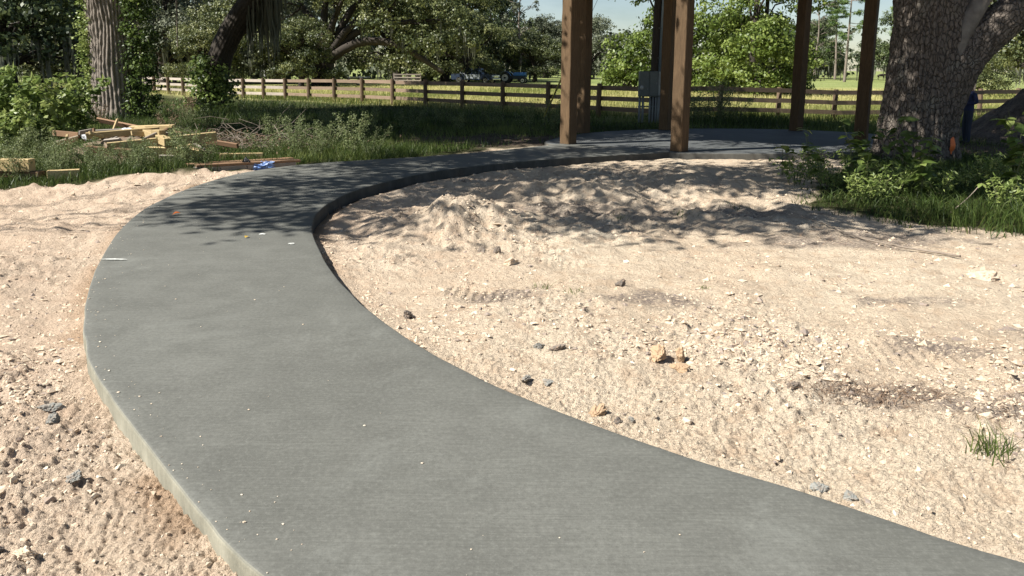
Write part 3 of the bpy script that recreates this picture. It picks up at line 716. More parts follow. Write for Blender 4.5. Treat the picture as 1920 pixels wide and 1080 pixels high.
def tree_proto(kind, seed):
    """a tree at the origin; thing > trunk, crown (, spanish_moss)"""
    g = np.random.default_rng(seed); root = empty('oak_tree' if kind != 'pine' else 'pine_tree')
    tr = MB(); cr = MB(); ms = MB()
    if kind in ('oak', 'mossoak', 'greyoak', 'low'):
        H = 13.0; lob = []
        nl = 9
        zlo = 3.2 if kind != 'low' else 2.2
        for k in range(nl):
            a = k / nl * 6.283 + g.uniform(-.3, .3); rr = g.uniform(3.2, 5.4); z = g.uniform(zlo + 1.2, 8.0)
            lob.append((math.cos(a) * rr, math.sin(a) * rr, z, g.uniform(2.0, 3.1), g.uniform(2.0, 3.1), g.uniform(1.5, 2.3)))
        for k in range(8):
            a = k / 8 * 6.283 + g.uniform(-.3, .3); rr = g.uniform(4.6, 6.4)
            lob.append((math.cos(a) * rr, math.sin(a) * rr, g.uniform(1.7, 3.6), g.uniform(1.5, 2.3), g.uniform(1.5, 2.3), g.uniform(1.1, 1.7)))
        for k in range(6):
            a = k / 6 * 6.283 + g.uniform(-.4, .4); rr = g.uniform(.8, 2.6)
            lob.append((math.cos(a) * rr, math.sin(a) * rr, g.uniform(8.2, 11.2), g.uniform(1.9, 2.8), g.uniform(1.9, 2.8), g.uniform(1.5, 2.1)))
        p = catmull([(0, 0, -.4), (.05, 0, .6), (.1 * g.normal(), .1 * g.normal(), 2.0), (.3 * g.normal(), .3 * g.normal(), 4.0)], 12)
        tr.tube(p, np.interp(np.linspace(0, 1, 12), [0, .15, .4, 1], [.95, .68, .52, .38]), 10)
        limbs(tr, g, p[8], lob[:9], .22); limbs(tr, g, p[6], lob[9:17], .14); limbs(tr, g, p[-1], lob[17:], .2)
        P, Nn, t, C = crown_pts(g, lob, 24000, 44, .62)
        cards(cr, P, Nn, .285 * g.uniform(.6, 1.35, len(P)), .22, g, t)
        if kind in ('mossoak', 'greyoak'):
            low = C[np.argsort(C[:, 2])[:150]]; moss(ms, g, low[g.choice(len(low), 150)], .7, 2.8, .13)
        leaf = {'oak': M_OAK, 'mossoak': M_OAKD, 'greyoak': M_GREY, 'low': M_OAK}[kind]
        bark = M_BARKD if kind != 'greyoak' else M_BARK
    elif kind == 'bright':
        lob = []
        for k in range(9):
            a = k / 9 * 6.283; rr = g.uniform(2.6, 3.8); lob.append((math.cos(a) * rr, math.sin(a) * rr, g.uniform(.7, 2.2), 1.4, 1.4, 1.1))
        for k in range(20):
            a = g.uniform(0, 6.283); z = g.uniform(.9, 11.5); rr = (3.5 * (1 - ((z - 5.2) / 7.6) ** 2) ** .5 if abs(z - 5.2) < 7.5 else .5) * g.uniform(.65, 1.05)
            lob.append((math.cos(a) * rr, math.sin(a) * rr, z, g.uniform(1.3, 2.0), g.uniform(1.3, 2.0), g.uniform(1.0, 1.6)))
        p = catmull([(0, 0, -.4), (0, 0, 1.0), (.1, .1, 4.0), (0, 0, 9.0)], 12)
        tr.tube(p, np.linspace(.42, .14, 12), 9); limbs(tr, g, p[4], lob[:8], .12); limbs(tr, g, p[8], lob[8:14], .1)
        P, Nn, t, C = crown_pts(g, lob, 21000, 26, .46)
        cards(cr, P, Nn, .27 * g.uniform(.6, 1.35, len(P)), .17, g, t)
        leaf = M_BRIGHT; bark = M_BARKD
    elif kind == 'bush':
        lob = [(g.normal() * .9, g.normal() * .9, g.uniform(.8, 3.6), 1.3, 1.3, 1.0) for _ in range(11)]
        tr.tube([(0, 0, -.3), (.05, 0, 1.5), (0, .1, 3.0)], [.16, .12, .05], 7); limbs(tr, g, (0, 0, .8), lob[:6], .06)
        P, Nn, t, C = crown_pts(g, lob, 7000, 24, .36)
        cards(cr, P, Nn, .19 * g.uniform(.6, 1.3, len(P)), .11, g, t)
        leaf = M_OAK; bark = M_BARKD
    elif kind == 'pine':
        H = 18.0; lob = []
        p = catmull([(0, 0, -.3), (.1, 0, 5), (.35, .1, 11), (.5, .1, 17.5)], 16)
        tr.tube(p, np.linspace(.27, .06, 16), 9)
        for k in range(22):
            z = g.uniform(6.0, 17.4); a = g.uniform(0, 6.283); rr = g.uniform(.5, 1.0) * (3.0 - .13 * (z - 6))
            b0 = np.array([np.interp(z, p[:, 2], p[:, 0]), 0.05, z]); e = b0 + np.array([math.cos(a) * rr, math.sin(a) * rr, g.uniform(-.3, .9)])
            tr.tube([b0, (b0 + e) / 2 + np.array([0, 0, -.1]), e], [.06, .045, .02], 5)
            lob.append((*e, g.uniform(.6, 1.1), g.uniform(.6, 1.1), g.uniform(.35, .6)))
            if g.random() < .5: lob.append((*(b0 * .4 + e * .6), .6, .6, .35))
        for k in range(5):          # dead stubs low on the trunk
            z = g.uniform(2.5, 8); a = g.uniform(0, 6.283); b0 = np.array([np.interp(z, p[:, 2], p[:, 0]), 0.02, z])
            tr.tube([b0, b0 + np.array([math.cos(a) * 1.1, math.sin(a) * 1.1, .5])], [.04, .012], 5)
        P, Nn, t, C = crown_pts(g, lob, 6000, 20, .34, (.1, 1.0), -.9)
        cards(cr, P, Nn, .42 * g.uniform(.6, 1.3, len(P)), .10, g, t)
        leaf = M_PINE; bark = M_BARKP
    elif kind == 'thin':
        lob = []
        p = catmull([(0, 0, -.3), (.1, 0, 4), (-.1, .1, 8), (.2, .1, 13)], 14)
        tr.tube(p, np.linspace(.30, .05, 14), 8)
        for k in range(15):
            z = g.uniform(5, 13); a = g.uniform(0, 6.283); b0 = np.array([np.interp(z, p[:, 2], p[:, 0]), .05, z]); rr = g.uniform(1.0, 3.0)
            e = b0 + np.array([math.cos(a) * rr, math.sin(a) * rr, g.uniform(.2, 1.6)])
            tr.tube([b0, (b0 + e) / 2 + np.array([0, 0, .25]), e], [.07, .045, .015], 5)
            for _ in range(2):
                e2 = e + g.normal(size=3) * .7; tr.tube([(b0 + e) / 2, e2], [.03, .008], 4)
                if g.random() < .7: lob.append((*e2, .7, .7, .4))
        P, Nn, t, C = crown_pts(g, lob, 2200, 20, .3, (.1, 1.0), -.9)
        cards(cr, P, Nn, .28 * g.uniform(.6, 1.3, len(P)), .16, g, t)
        low = C[g.choice(len(C), 25)]; moss(ms, g, low, .5, 1.6, .08)
        leaf = M_GREY; bark = M_BARKP
    tr.build('trunk', bark, root, smooth=True, attr=True)
    cr.build('crown', leaf, root, attr=True)
    if ms.n: tag(ms.build('spanish_moss', M_MOSS, root, attr=True), kind='stuff')
    return root

PROTO = {'oakA': tree_proto('oak', 101), 'oakB': tree_proto('oak', 102), 'mossA': tree_proto('mossoak', 103), 'mossB': tree_proto('mossoak', 104),
         'greyA': tree_proto('greyoak', 105), 'brightA': tree_proto('bright', 106), 'brightB': tree_proto('bright', 107), 'bush': tree_proto('bush', 108),
         'pineA': tree_proto('pine', 109), 'thin': tree_proto('thin', 110)}
used = set()
def put_tree(kind, x, y, sx, sz, rz, label, name=None):
    root = PROTO[kind]
    z = float(base_z(np.array([x]), np.array([y]))[0]) - .05
    if kind in used:
        r = dup(root, (x, y, z), rz, (sx, sx, sz), label)
    else:
        used.add(kind); r = root; r.location = (x, y, z); r.rotation_euler = (0, 0, rz); r.scale = (sx, sx, sz); r['label'] = label
    if name: r.name = name
    r['category'] = 'tree'; r['group'] = 'trees beyond the meadow'
    return r
# x, y in metres
TREES = [
 ('mossA', -40.5, 60, 1.15, 1.25, .3, 'dark oak filling the far left edge behind the leafy weeds'),
 ('bush', -41.0, 70, 1.75, 1.45, 1.0, 'rounded olive green tree left of the ivy covered trunk'),
 ('mossB', -56.0, 88, 1.3, 1.45, 2.0, 'tall dark oak rising behind the rounded olive tree'),
 ('mossA', -46.5, 96, 1.0, 1.3, 4.1, 'dark oak seen just above the sunlit ivy, left of the trunk'),
 ('greyA', -41.0, 88, 1.1, 1.25, 5.2, 'grey mossy oak between the two near left trunks'),
 ('oakA', -30.2, 74, .55, .62, 1.9, 'small light green oak just left of the leaning trunk'),
 ('mossB', -38.0, 102, 1.15, 1.35, .7, 'tall mossy oak behind the leaning trunk'),
 ('greyA', -29.0, 92, 1.0, 1.2, 3.0, 'grey green oak right behind the hanging moss curtain'),
 ('oakB', -21.5, 76, .55, .6, 2.2, 'low olive oak just right of the white shed'),
 ('oakA', -15.5, 100, 1.2, 1.35, .5, 'olive oak behind the right limb of the giant oak'),
 ('oakB', -9.4, 104, 1.2, 1.4, 3.8, 'tall olive oak above the pale cattle panel'),
 ('mossA', -13.5, 118, 1.1, 1.4, 2.8, 'dark oak deep behind the giant oak'),
 ('oakB', -5.9, 93, .80, .78, 5.0, 'rounded olive oak standing behind the pickup truck'),
 ('mossB', -2.7, 122, .85, 1.35, 1.2, 'tall moss hung oak behind the tractor'),
 ('thin', .95, 110, 1.0, 1.05, .4, 'thin pale trunked tree with sparse top by the tractor'),
 ('oakA', 3.1, 104, .62, .58, 2.9, 'low green oak just right of the tractor'),
 ('oakA', -1.0, 112, .62, .6, 4.4, 'low green oak just left of the thin pale tree'),
 ('greyA', 6.6, 150, 1.05, .98, 1.6, 'far grey oak left of the front left timber post'),
 ('greyA', 15.5, 152, 1.15, 1.02, 4.0, 'far grey mossy oak between the left post and the bright tree'),
 ('brightA', 12.4, 66, 1.12, 1.15, .2, 'bright green tree behind the electric meter cabinet'),
 ('brightB', 18.6, 58, 1.05, 1.0, 1.1, 'bright green broad tree to the right of the centre post'),
 ('brightA', 20.4, 61, .9, 1.05, 3.0, 'dark skirted green tree at the right of the bright pair'),
 ('greyA', 52.5, 152, .8, 1.0, 2.2, 'grey oak with a pale trunk far across the pasture'),
 ('thin', 60.5, 150, 1.1, 1.15, 2.9, 'bare branched tree rising behind the back right post'),
 ('pineA', 58.5, 132, 1.0, 1.15, .6, 'tall pine with a straight pale trunk between right posts'),
 ('pineA', 71.0, 165, 1.2, .95, 2.6, 'far pine just left of the tall pale pine'),
 ('mossB', 70.0, 175, 1.0, 1.15, 3.3, 'mossy oak far behind the tall pale pine'),
 ('greyA', 62.5, 178, 1.0, 1.05, 1.7, 'grey oak far behind the straight pine trunk'),
 ('mossA', 77.0, 190, 1.0, 1.1, .8, 'far dark oak between the two right posts'),
 ('oakB', 55.5, 186, .9, .9, 4.4, 'far olive oak just right of the pale trunked oak'),
 ('pineA', 66.5, 128, 1.1, 1.0, 4.0, 'pine half hidden by the big right oak trunk'),
 ('mossA', 82.0, 160, 1.0, 1.15, 5.0, 'dark mossy oak seen past the right timber post'),
 ('oakB', 47.6, 68, 1.0, 1.15, .9, 'dark oak at the far right beyond the dirt mound'),
 ('mossB', 60.0, 76, 1.1, 1.2, 1.4, 'dark oak cut off by the right edge of the picture'),
 ('bush', 35.6, 57, .8, .78, 2.4, 'small light green bush tree beside the pale leaning post'),
]
for t in TREES: put_tree(t[0], *t[1:6], t[6])

# the giant spreading oak in the middle distance
g = np.random.default_rng(200)
big = empty('live_oak', (-20.2, 80, -.3), 0, label='giant spreading oak with thick forked trunk behind the board fence', cat='tree')
tr = MB(); cr = MB(); ms = MB()
tr.tube(catmull([(0, 0, -.4), (0, 0, .8), (.1, 0, 2.2), (.2, 0, 3.4)], 10), np.interp(np.linspace(0, 1, 10), [0, .2, .5, 1], [1.9, 1.35, 1.05, .8]), 14)
blob = [(-7, -2, 6.0, 3.2, 3, 2.2), (-4, -3.5, 4.6, 2.4, 2.2, 1.5), (-9.5, 1, 7, 3.4, 3, 2.4), (-3, 2, 10, 4, 4, 2.6), (3, -2, 9.5, 4, 3.5, 2.6), (8, -1, 8.5, 3.8, 3.4, 2.5), (12.5, 0, 7, 3.2, 3, 2.2), (10.5, -3, 4.3, 2.4, 2, 1.5), (14.5, -1, 4.2, 2.6, 2.2, 1.8), (6.5, -3.5, 6, 2.3, 2, 1.5), (1, 1, 13, 4.5, 4, 2.6), (7, 2, 12.4, 4.2, 4, 2.5), (-7, 3, 12, 4, 4, 2.5), (13.5, 3, 10.5, 3.6, 3.4, 2.3), (-4.6, -2.5, 3.0, 2.1, 1.6, 1.2)]
limbs(tr, g, (.1, 0, 2.6), [blob[i] for i in (0, 1, 2, 3, 10)], .5, 8); limbs(tr, g, (.3, 0, 2.8), [blob[i] for i in (4, 5, 6, 11)], .5, 8)
tr.tube(catmull([(.3, -.3, 2.6), (4, -.8, 4.6), (8, -1.4, 4.4), (11, -2, 2.8), (13.0, -2.2, 1.5)], 14), np.linspace(.55, .2, 14), 9)
P, Nn, t, C = crown_pts(g, blob, 38000, 46, .66)
cards(cr, P, Nn, .29 * g.uniform(.6, 1.35, len(P)), .22, g, t)
low = C[np.argsort(C[:, 2])[:200]]; moss(ms, g, low[g.choice(len(low), 90)], .6, 2.2, .12)
tr.build('trunk', M_BARKD, big, smooth=True, attr=True); cr.build('crown', M_OAK, big, attr=True); tag(ms.build('spanish_moss', M_MOSS, big, attr=True), kind='stuff')

# distant wood: one mass nobody could count
g = np.random.default_rng(210); wd = MB()
lob = []
for k in range(150):
    x = g.uniform(-190, 250); y = g.uniform(125, 165) if x < -5 else g.uniform(205, 260)
    hgt = 20 if x < -5 else g.uniform(11.0, 14.0)
    for z in np.arange(1.2, hgt, 2.6): lob.append((x + g.normal() * 2, y + g.normal() * 2, z, 4.5, 4.5, 2.6))
for k in range(120):
    lob.append((g.uniform(-110, -4), g.uniform(104, 124), g.uniform(.2, 2.4), 3.0, 3.0, 1.7))
P, Nn, t, C = crown_pts(g, lob, 46000, 20, 1.4, (.6, 1.0))
cards(wd, P, Nn, 1.25 * g.uniform(.6, 1.3, len(P)), .85, g, t)
o = wd.build('distant_woodland', M_WOOD, None, attr=True); tag(o, 'far belt of grey green woods closing off the pasture', 'woodland', kind='stuff')

# ------------------------------------------------------------------ the near oaks
def bark_disp(seed, ridges, amp, flare=None):
    def f(th, L, i):
        wv = .35 * fbm(np.cos(th) * 1.2 + 7, np.sin(th) * 1.2 + L * .9, 1.0, 2, seed)
        u = (th / 6.2832) * ridges + wv * 1.1 + .22 * np.sin(L * 2.1 + th * 3)
        uu = np.mod(u, 1.0)
        cell = vn(np.floor(u) % ridges, np.full_like(th, L * 5.5) + np.floor(u) * .37, seed + 3)
        rd = 1 - np.abs(uu * 2 - 1) ** 2.2
        k = amp * (rd * (.55 + .75 * cell) + .35 * fbm(np.cos(th) * 6 + L * 5, np.sin(th) * 6 - L * 4, 1.0, 3, seed + 9))
        low = .07 * fbm(np.cos(th) * 1.1, np.sin(th) * 1.1 + L * .55, 1.0, 3, seed + 5)
        r = 1 + k - amp * .6 + low
        if flare: r = r + flare(th, L)
        return r
    return f
M_BARK1 = barkmat('ridged grey bark', (.23, .195, .16), (.46, .40, .345), sc=(7, 7, 2.5))
M_BARK2 = barkmat('plated oak bark', (.14, .117, .097), (.29, .25, .215), lichen=(.26, .25, .205), sc=(9, 9, 5), plates=True)

def hero_oak(name, label, base, path, radii, seg, rings, disp, lobes, limb_r, bark, nleaf, seed, extra=None, leaf=.185):
    g = np.random.default_rng(seed); root = empty(name, base, 0, label=label, cat='tree')
    B = np.array(base)
    tr = MB(); pth = catmull(np.array(path) - B, rings); tr.tube(pth, np.interp(np.linspace(0, 1, rings), np.linspace(0, 1, len(radii)), radii), seg, disp)
    tr.build('trunk', bark, root, smooth=True, attr=True)
    lm = MB()
    lb = [(l[0] - B[0], l[1] - B[1], l[2] - B[2], *l[3:]) for l in lobes]
    limbs(lm, g, pth[-1], lb, limb_r, 7)
    lm.build('limbs', bark, root, smooth=True, attr=True)
    cr = MB(); P, Nn, t, C = crown_pts(g, lb, nleaf, 40, .55, (.25, 1.05), -.9)
    cards(cr, P, Nn, leaf * g.uniform(.7, 1.4, len(P)), leaf * .55, g, t)
    cr.build('crown', M_OAK, root, attr=True)
    return root

OAK1 = (-14.3, 26.9, gz(-14.3, 26.9))
def flare1(th, L): return .35 * np.exp(-max(L - .3, 0) / .45) * (1 + .5 * np.cos(th * 5 + 1))
hero_oak('live_oak', 'ridged grey oak trunk wrapped in ivy above the lumber heap', OAK1,
  [(-14.3, 26.9, -.5), (-14.28, 26.9, 1.0), (-14.3, 26.95, 3.0), (-14.35, 27.0, 5.0), (-14.4, 27.2, 7.2)], [.84, .77, .72, .72, .62], 220, 170, bark_disp(1, 36, .095, flare1),
  [(-15, 28.0, 11, 5, 4, 3), (-9.5, 26, 9.5, 4.5, 3.6, 2.4), (-12.5, 28.6, 10.5, 4.5, 3.4, 2.6), (-6.5, 23.2, 8.6, 4, 3.6, 2.2), (-9.3, 20, 8.2, 3, 2.4, 1.8), (-6.8, 17.0, 8.2, 2.8, 2.0, 1.5), (-12.5, 23, 9, 2.6, 2.2, 1.6), (-13, 18.4, 8.6, 3, 1.9, 1.5), (-9.6, 17.2, 8.4, 2.6, 1.6, 1.4), (-14.6, 20.8, 9, 2.6, 2.0, 1.6), (-8.5, 23.0, 12, 5, 3.6, 2.2)], .24, M_BARK1, 78000, 301, leaf=.25)
OAK2 = (-12.55, 31.0, gz(-12.55, 31.0))
hero_oak('live_oak', 'dark oak leaning right with ivy round its foot and hanging moss', OAK2,
  [(-12.6, 31.0, -.5), (-12.4, 31.0, .8), (-12.0, 31.0, 2.3), (-11.25, 31.0, 3.6), (-10.3, 31.0, 4.7), (-8.6, 31.0, 6.2)], [.60, .50, .46, .46, .46, .36], 90, 110, bark_disp(2, 20, .06),
  [(-9.5, 28.8, 9, 4, 3.2, 2.4), (-5, 26, 8.6, 4, 3.4, 2.2), (-2, 24, 8.4, 3.4, 2.6, 1.8), (-4.5, 19.4, 8.0, 3.2, 2.4, 1.6), (-1.6, 20, 8.4, 3, 2.4, 1.6), (2.5, 23.2, 9.6, 3.6, 2.6, 2), (-2, 21.3, 11.8, 4.5, 3, 2.2), (-5, 24.3, 12, 4.5, 3, 2.2), (-12.4, 31, 10, 3.4, 2.6, 2.2)], .26, M_BARKD, 70000, 302, leaf=.25)
OAKR = (8.68, 15.9, gz(8.68, 15.9))
def flare3(th, L): return .16 * np.exp(-max(L - .5, 0) / .4) * (1 + .6 * np.cos(th * 6 + .5))
oakr = hero_oak('live_oak', 'massive oak trunk with forked limb at the right of the pavilion', OAKR,
  [(8.66, 15.9, -.75), (8.69, 15.9, .3), (8.73, 15.9, 1.3), (8.75, 15.9, 2.3), (8.72, 15.95, 3.3), (8.5, 16.2, 5.0), (8.4, 16.5, 6.4)], [.78, .73, .70, .68, .66, .60, .50], 240, 230, bark_disp(3, 44, .075, flare3),
  [(9, 17.5, 10.5, 5, 4.6, 3), (4, 15.8, 8.2, 3.6, 3, 2), (13, 17, 10, 5, 5, 3), (8, 21, 10, 5, 4.5, 2.8), (.4, 10.4, 7.6, 1.9, 1.0, 1.2), (13, 23, 10, 5, 5, 3), (1.0, 16.6, 8.8, 4, 3.2, 2), (2.2, 12.6, 7.4, 3.0, 1.8, 1.4), (4.5, 20.5, 9.5, 4, 3.4, 2.4), (8.5, 25, 10.5, 4, 3.4, 2.5), (-1.5, 9.6, 8.0, 1.8, .8, .9), (-1.2, 17.8, 8.8, 2.6, 1.7, 1.4), (-3.6, 16.8, 8.6, 2.0, .8, 1.1), (3.5, 18.5, 11.6, 4, 3, 2), (6, 14, 10.6, 3.5, 2.4, 1.8), (-.4, 9.1, 7.8, 1.6, .8, 1.0), (1.4, 9.6, 7.6, 1.4, .8, .9), (2.0, 8.5, 7.6, 1.2, .6, .8)], .2, M_BARK2, 80000, 303, leaf=.21)
B = np.array(OAKR); lm = MB()
pth = catmull(np.array([(8.85, 15.75, .7), (9.12, 15.65, 1.6), (9.5, 15.6, 2.25), (10.15, 15.5, 2.9), (11.0, 15.4, 3.6), (12.4, 15.3, 4.8), (14.5, 15, 6.4)]) - B, 130)
lm.tube(pth, np.interp(np.linspace(0, 1, 130), [0, .2, .4, .7, 1], [.50, .47, .40, .34, .22]), 110, bark_disp(4, 30, .08))
lm.build('forked_limb', M_BARK2, oakr, smooth=True, attr=True)
lm = MB()          # smooth pale branch stub rising out of the fork
pth = catmull(np.array([(9.0, 15.45, 2.0), (9.15, 15.4, 2.55), (9.42, 15.4, 3.1), (9.7, 15.45, 3.7), (9.95, 15.6, 4.6)]) - B, 40)
lm.tube(pth, np.interp(np.linspace(0, 1, 40), [0, 1], [.20, .16]), 26, bark_disp(6, 7, .03))
lm.build('pale_branch', simple('pale worn bark', (.20, .18, .155), (.12, .105, .09), 5, .85, 0, .6, .02), oakr, smooth=True)

OAKL = (-15.5, 5.0, -.15)
hero_oak('live_oak', 'spreading oak just left of view, shading the bend of the walk', OAKL,
  [(-15.5, 5.0, -.5), (-15.5, 5.0, 1.5), (-15.3, 5.2, 3.5), (-15.0, 5.5, 5.6)], [.8, .62, .55, .5], 40, 40, None,
  [(-9.0, 8.3, 8.5, 2.1, 1.5, 1.4), (-6.2, 9.3, 8, 2.8, 1.8, 1.4), (-3.2, 10.4, 7.6, 2.6, 1.7, 1.4), (-10.2, 6.7, 8.6, 1.2, .7, .8), (-9.9, 5.55, 8, 1.2, .4, .5), (-8.6, 6.0, 7.6, 1.3, .4, .5), (-4.6, 6.6, 7.8, 2.3, .8, .9), (-2.4, 6.9, 7.4, 1.8, .7, .8), (-8.6, 11.0, 8.8, 2.6, 1.5, 1.3), (-7.2, 12.7, 8.6, 2.2, 1.0, 1.1), (-4.6, 13.6, 8.4, 1.8, .8, 1.0), (-20.5, .5, 10, 3, 2.6, 2.4)], .022, M_BARKD, 30000, 304)

# ------------------------------------------------------------------ pavilion
M_POST = woodmat('rough sawn brown timber', (.165, .105, .056), (.085, .053, .028), 'Z', .85)
M_BEAM = woodmat('brown roof timber', (.20, .12, .06), (.12, .07, .035), 'X', .8)
pav = empty('pavilion', (5.2, 18.9, -.007), 0, label='open timber pavilion with six thick brown posts on shaded concrete slab', cat='pavilion')
PB = np.array((5.2, 18.9, -.007))
POSTS = [(1.32, 17.45), (1.95, 20.5), (4.49, 21.75), (3.62, 16.0), (8.33, 21.75), (8.72, 18.5)]
PH = 4.35; PW = .285
for i, (x, y) in enumerate(POSTS):
    pb = MB(); g = np.random.default_rng(400 + i)
    # sawn post with a worn chamfer and slight wane
    K2 = 15; zz = np.linspace(.012, PH, K2); c = PW / 2; ch = .012
    sec = np.array([(-c + ch, -c), (c - ch, -c), (c, -c + ch), (c, c - ch), (c - ch, c), (-c + ch, c), (-c, c - ch), (-c, -c + ch)])
    rows = []
    for z in zz:
        s2 = sec * (1 + .012 * g.normal(size=(8, 1))) + g.normal(size=2) * .002
        rows.append(np.c_[s2, np.full(8, z)])
    V = np.array(rows).reshape(-1, 3); id_ = np.arange(K2 * 8).reshape(K2, 8)
    q = np.stack([id_[:-1], np.roll(id_[:-1], -1, 1), np.roll(id_[1:], -1, 1), id_[1:]], -1).reshape(-1, 4)
    V = np.concatenate([V, [[0, 0, zz[0]], [0, 0, zz[-1]]]]); m0 = K2 * 8; j = np.arange(8); j1 = (j + 1) % 8
    t = np.concatenate([np.stack([np.full(8, m0), j1, j], -1), np.stack([np.full(8, m0 + 1), m0 - 8 + j, m0 - 8 + j1], -1)])
    pb.add(V, q, t)
    o = pb.build('post', M_POST, pav); o.location = Vector((x, y, 0)) - Vector(PB) + Vector((0, 0, -.007)); o.rotation_euler = (0, 0, R(45 - 12 * (i in (4,)) + (8 if i == 5 else 0) + (3 if i == 2 else 0)))
    bp = MB(); bp.box((0, 0, .006), (PW + .03, PW + .03, .012)); o2 = bp.build('base_plate', simple('dark base plate', (.03, .03, .03), None, 8, .6), o)
order = [0, 1, 2, 4, 5, 3]
for a_, b_i in zip(order, order[1:] + order[:1]):
    A = Vector((*POSTS[a_], 0)); Bv = Vector((*POSTS[b_i], 0)); d = Bv - A
    bm = MB(); bm.bbox((0, 0, 0), (d.length + .2, .14, .32), .01)
    o = bm.build('beam', M_BEAM, pav); o.location = (A + Bv) / 2 - Vector((PB[0], PB[1], 0)) + Vector((0, 0, PH + .16)); o.rotation_euler = (0, 0, math.atan2(d.y, d.x))
apex = np.array([5.0, 19.0, 7.0]) - PB
ring = [np.array([*POSTS[i], PH + .36]) - PB for i in order]
cen = np.mean(ring, 0); ring = [cen + (p - cen) * np.array([1.05, 1.05, 1]) for p in ring]
for k in range(6):
    rm = MB(); a0 = ring[k]; a1 = ring[(k + 1) % 6]; up = np.array([0, 0, .05])
    rm.add([a0, a1, apex, a0 + up, a1 + up, apex + up], [(0, 1, 4, 3), (1, 2, 5, 4), (2, 0, 3, 5)], [(0, 2, 1), (3, 4, 5)])
    rm.build('roof_panel', M_BEAM, pav)
    rf = MB(); rf.tube([ring[k] - np.array([0, 0, .06]), apex - np.array([0, 0, .1])], .06, 4); rf.build('rafter', M_BEAM, pav)

# ------------------------------------------------------------------ board fence
M_FENCE = woodmat('weathered brown fence boards', (.30, .215, .15), (.19, .135, .095), 'X', .85)
M_FPOST = woodmat('fence posts', (.20, .14, .09), (.125, .085, .055), 'Z', .85)
M_FENCEL = woodmat('pale fence boards', (.50, .43, .36), (.38, .32, .265), 'X', .85)  # lighter boards for the far left rails and the cattle panel
def fence_run(name, label, pts, pale_rails=None, skip=()):
    root = empty(name, (*pts[0], 0), 0, label=label, cat='fence')
    O = Vector((*pts[0], 0)); zs = []
    for i, (x, y) in enumerate(pts):
        z = float(base_z(np.array([x]), np.array([y]))[0]); zs.append(z)
        g = np.random.default_rng(int(abs(x * 100)) + 3)
        pm_ = MB(); tp = 1.25 + g.uniform(0, .05)
        ang8 = np.arange(9) / 9 * 6.283
        pm_.tube([(0, 0, -.3), (.003, 0, .5), (g.normal() * .01, g.normal() * .01, tp)], [.105, .10, .095], 9)
        o = pm_.build('post', M_FPOST, root, smooth=False); o.location = Vector((x, y, z)) - O
    for i in range(len(pts) - 1):
        if i in skip: continue
        A = Vector((*pts[i], zs[i])); Bv = Vector((*pts[i + 1], zs[i + 1])); d = Bv - A
        rz = math.atan2(d.y, d.x); g = np.random.default_rng(i + 900)
        nrm = Vector((d.y, -d.x, 0)).normalized()
        for h in (1.13, .73, .34):
            bm = MB(); bm.box((0, 0, 0), (d.length - .012, .03, .17))
            o = bm.build('rail', M_FENCEL if (pale_rails and pale_rails(i)) else M_FENCE, root)
            o.location = (A + Bv) / 2 - O + Vector((0, 0, h + g.normal() * .006)) + nrm * .118
            o.rotation_euler = (0, -math.asin(d.z / d.length) + g.normal() * .004, rz)
    return root
sp_ = 2.55
ptsL = [(FL0[0] - FLD[0] * sp_ * .62 + FLD[0] * sp_ * k, FL0[1] - FLD[1] * sp_ * .62 + FLD[1] * sp_ * k) for k in range(0, 14)]
fence_run('board_fence', 'brown three board fence running from meter cabinet past the leaning oak', ptsL, pale_rails=lambda i: i > 9)
gate_a = ptsL[-1]; gd = Vector((FLD[0], FLD[1]))
ptsL2 = [(gate_a[0] + gd.x * (3.8 + sp_ * k), gate_a[1] + gd.y * (3.8 + sp_ * k)) for k in range(0, 9)]
fence_run('board_fence', 'pale board fence left of the pale metal gate', ptsL2, pale_rails=lambda i: True)
ptsR = [(FR0[0] + FRD[0] * sp_ * k, FR0[1] + FRD[1] * sp_ * k) for k in range(0, 6)]
e0 = ptsR[-1]; ptsR += [(e0[0] + 2.3 * k, e0[1] + 1.0 * k) for k in range(1, 6)]
fence_run('board_fence', 'shaded grey brown board fence behind pavilion and right oak', ptsR)
# gate
M_GATE = simple('pale gate paint', (.55, .62, .62), (.42, .48, .48), 20, .5, .2, .1)
zg = float(base_z(np.array([gate_a[0]]), np.array([gate_a[1]]))[0])
gate = empty('metal_gate', (*gate_a, zg), math.atan2(FLD[1], FLD[0]), label='pale tubular farm gate half hidden behind the leaning oak', cat='gate')
for h in (.2, .48, .76, 1.0, 1.22):
    m_ = MB(); m_.tube([(.12, 0, h), (3.68, 0, h)], .024, 8); m_.build('gate_rail', M_GATE, gate)
for x in (.12, 1.3, 2.5, 3.68):
    m_ = MB(); m_.tube([(x, -.03, .18), (x, -.03, 1.24)], .024, 8); m_.build('gate_upright', M_GATE, gate)

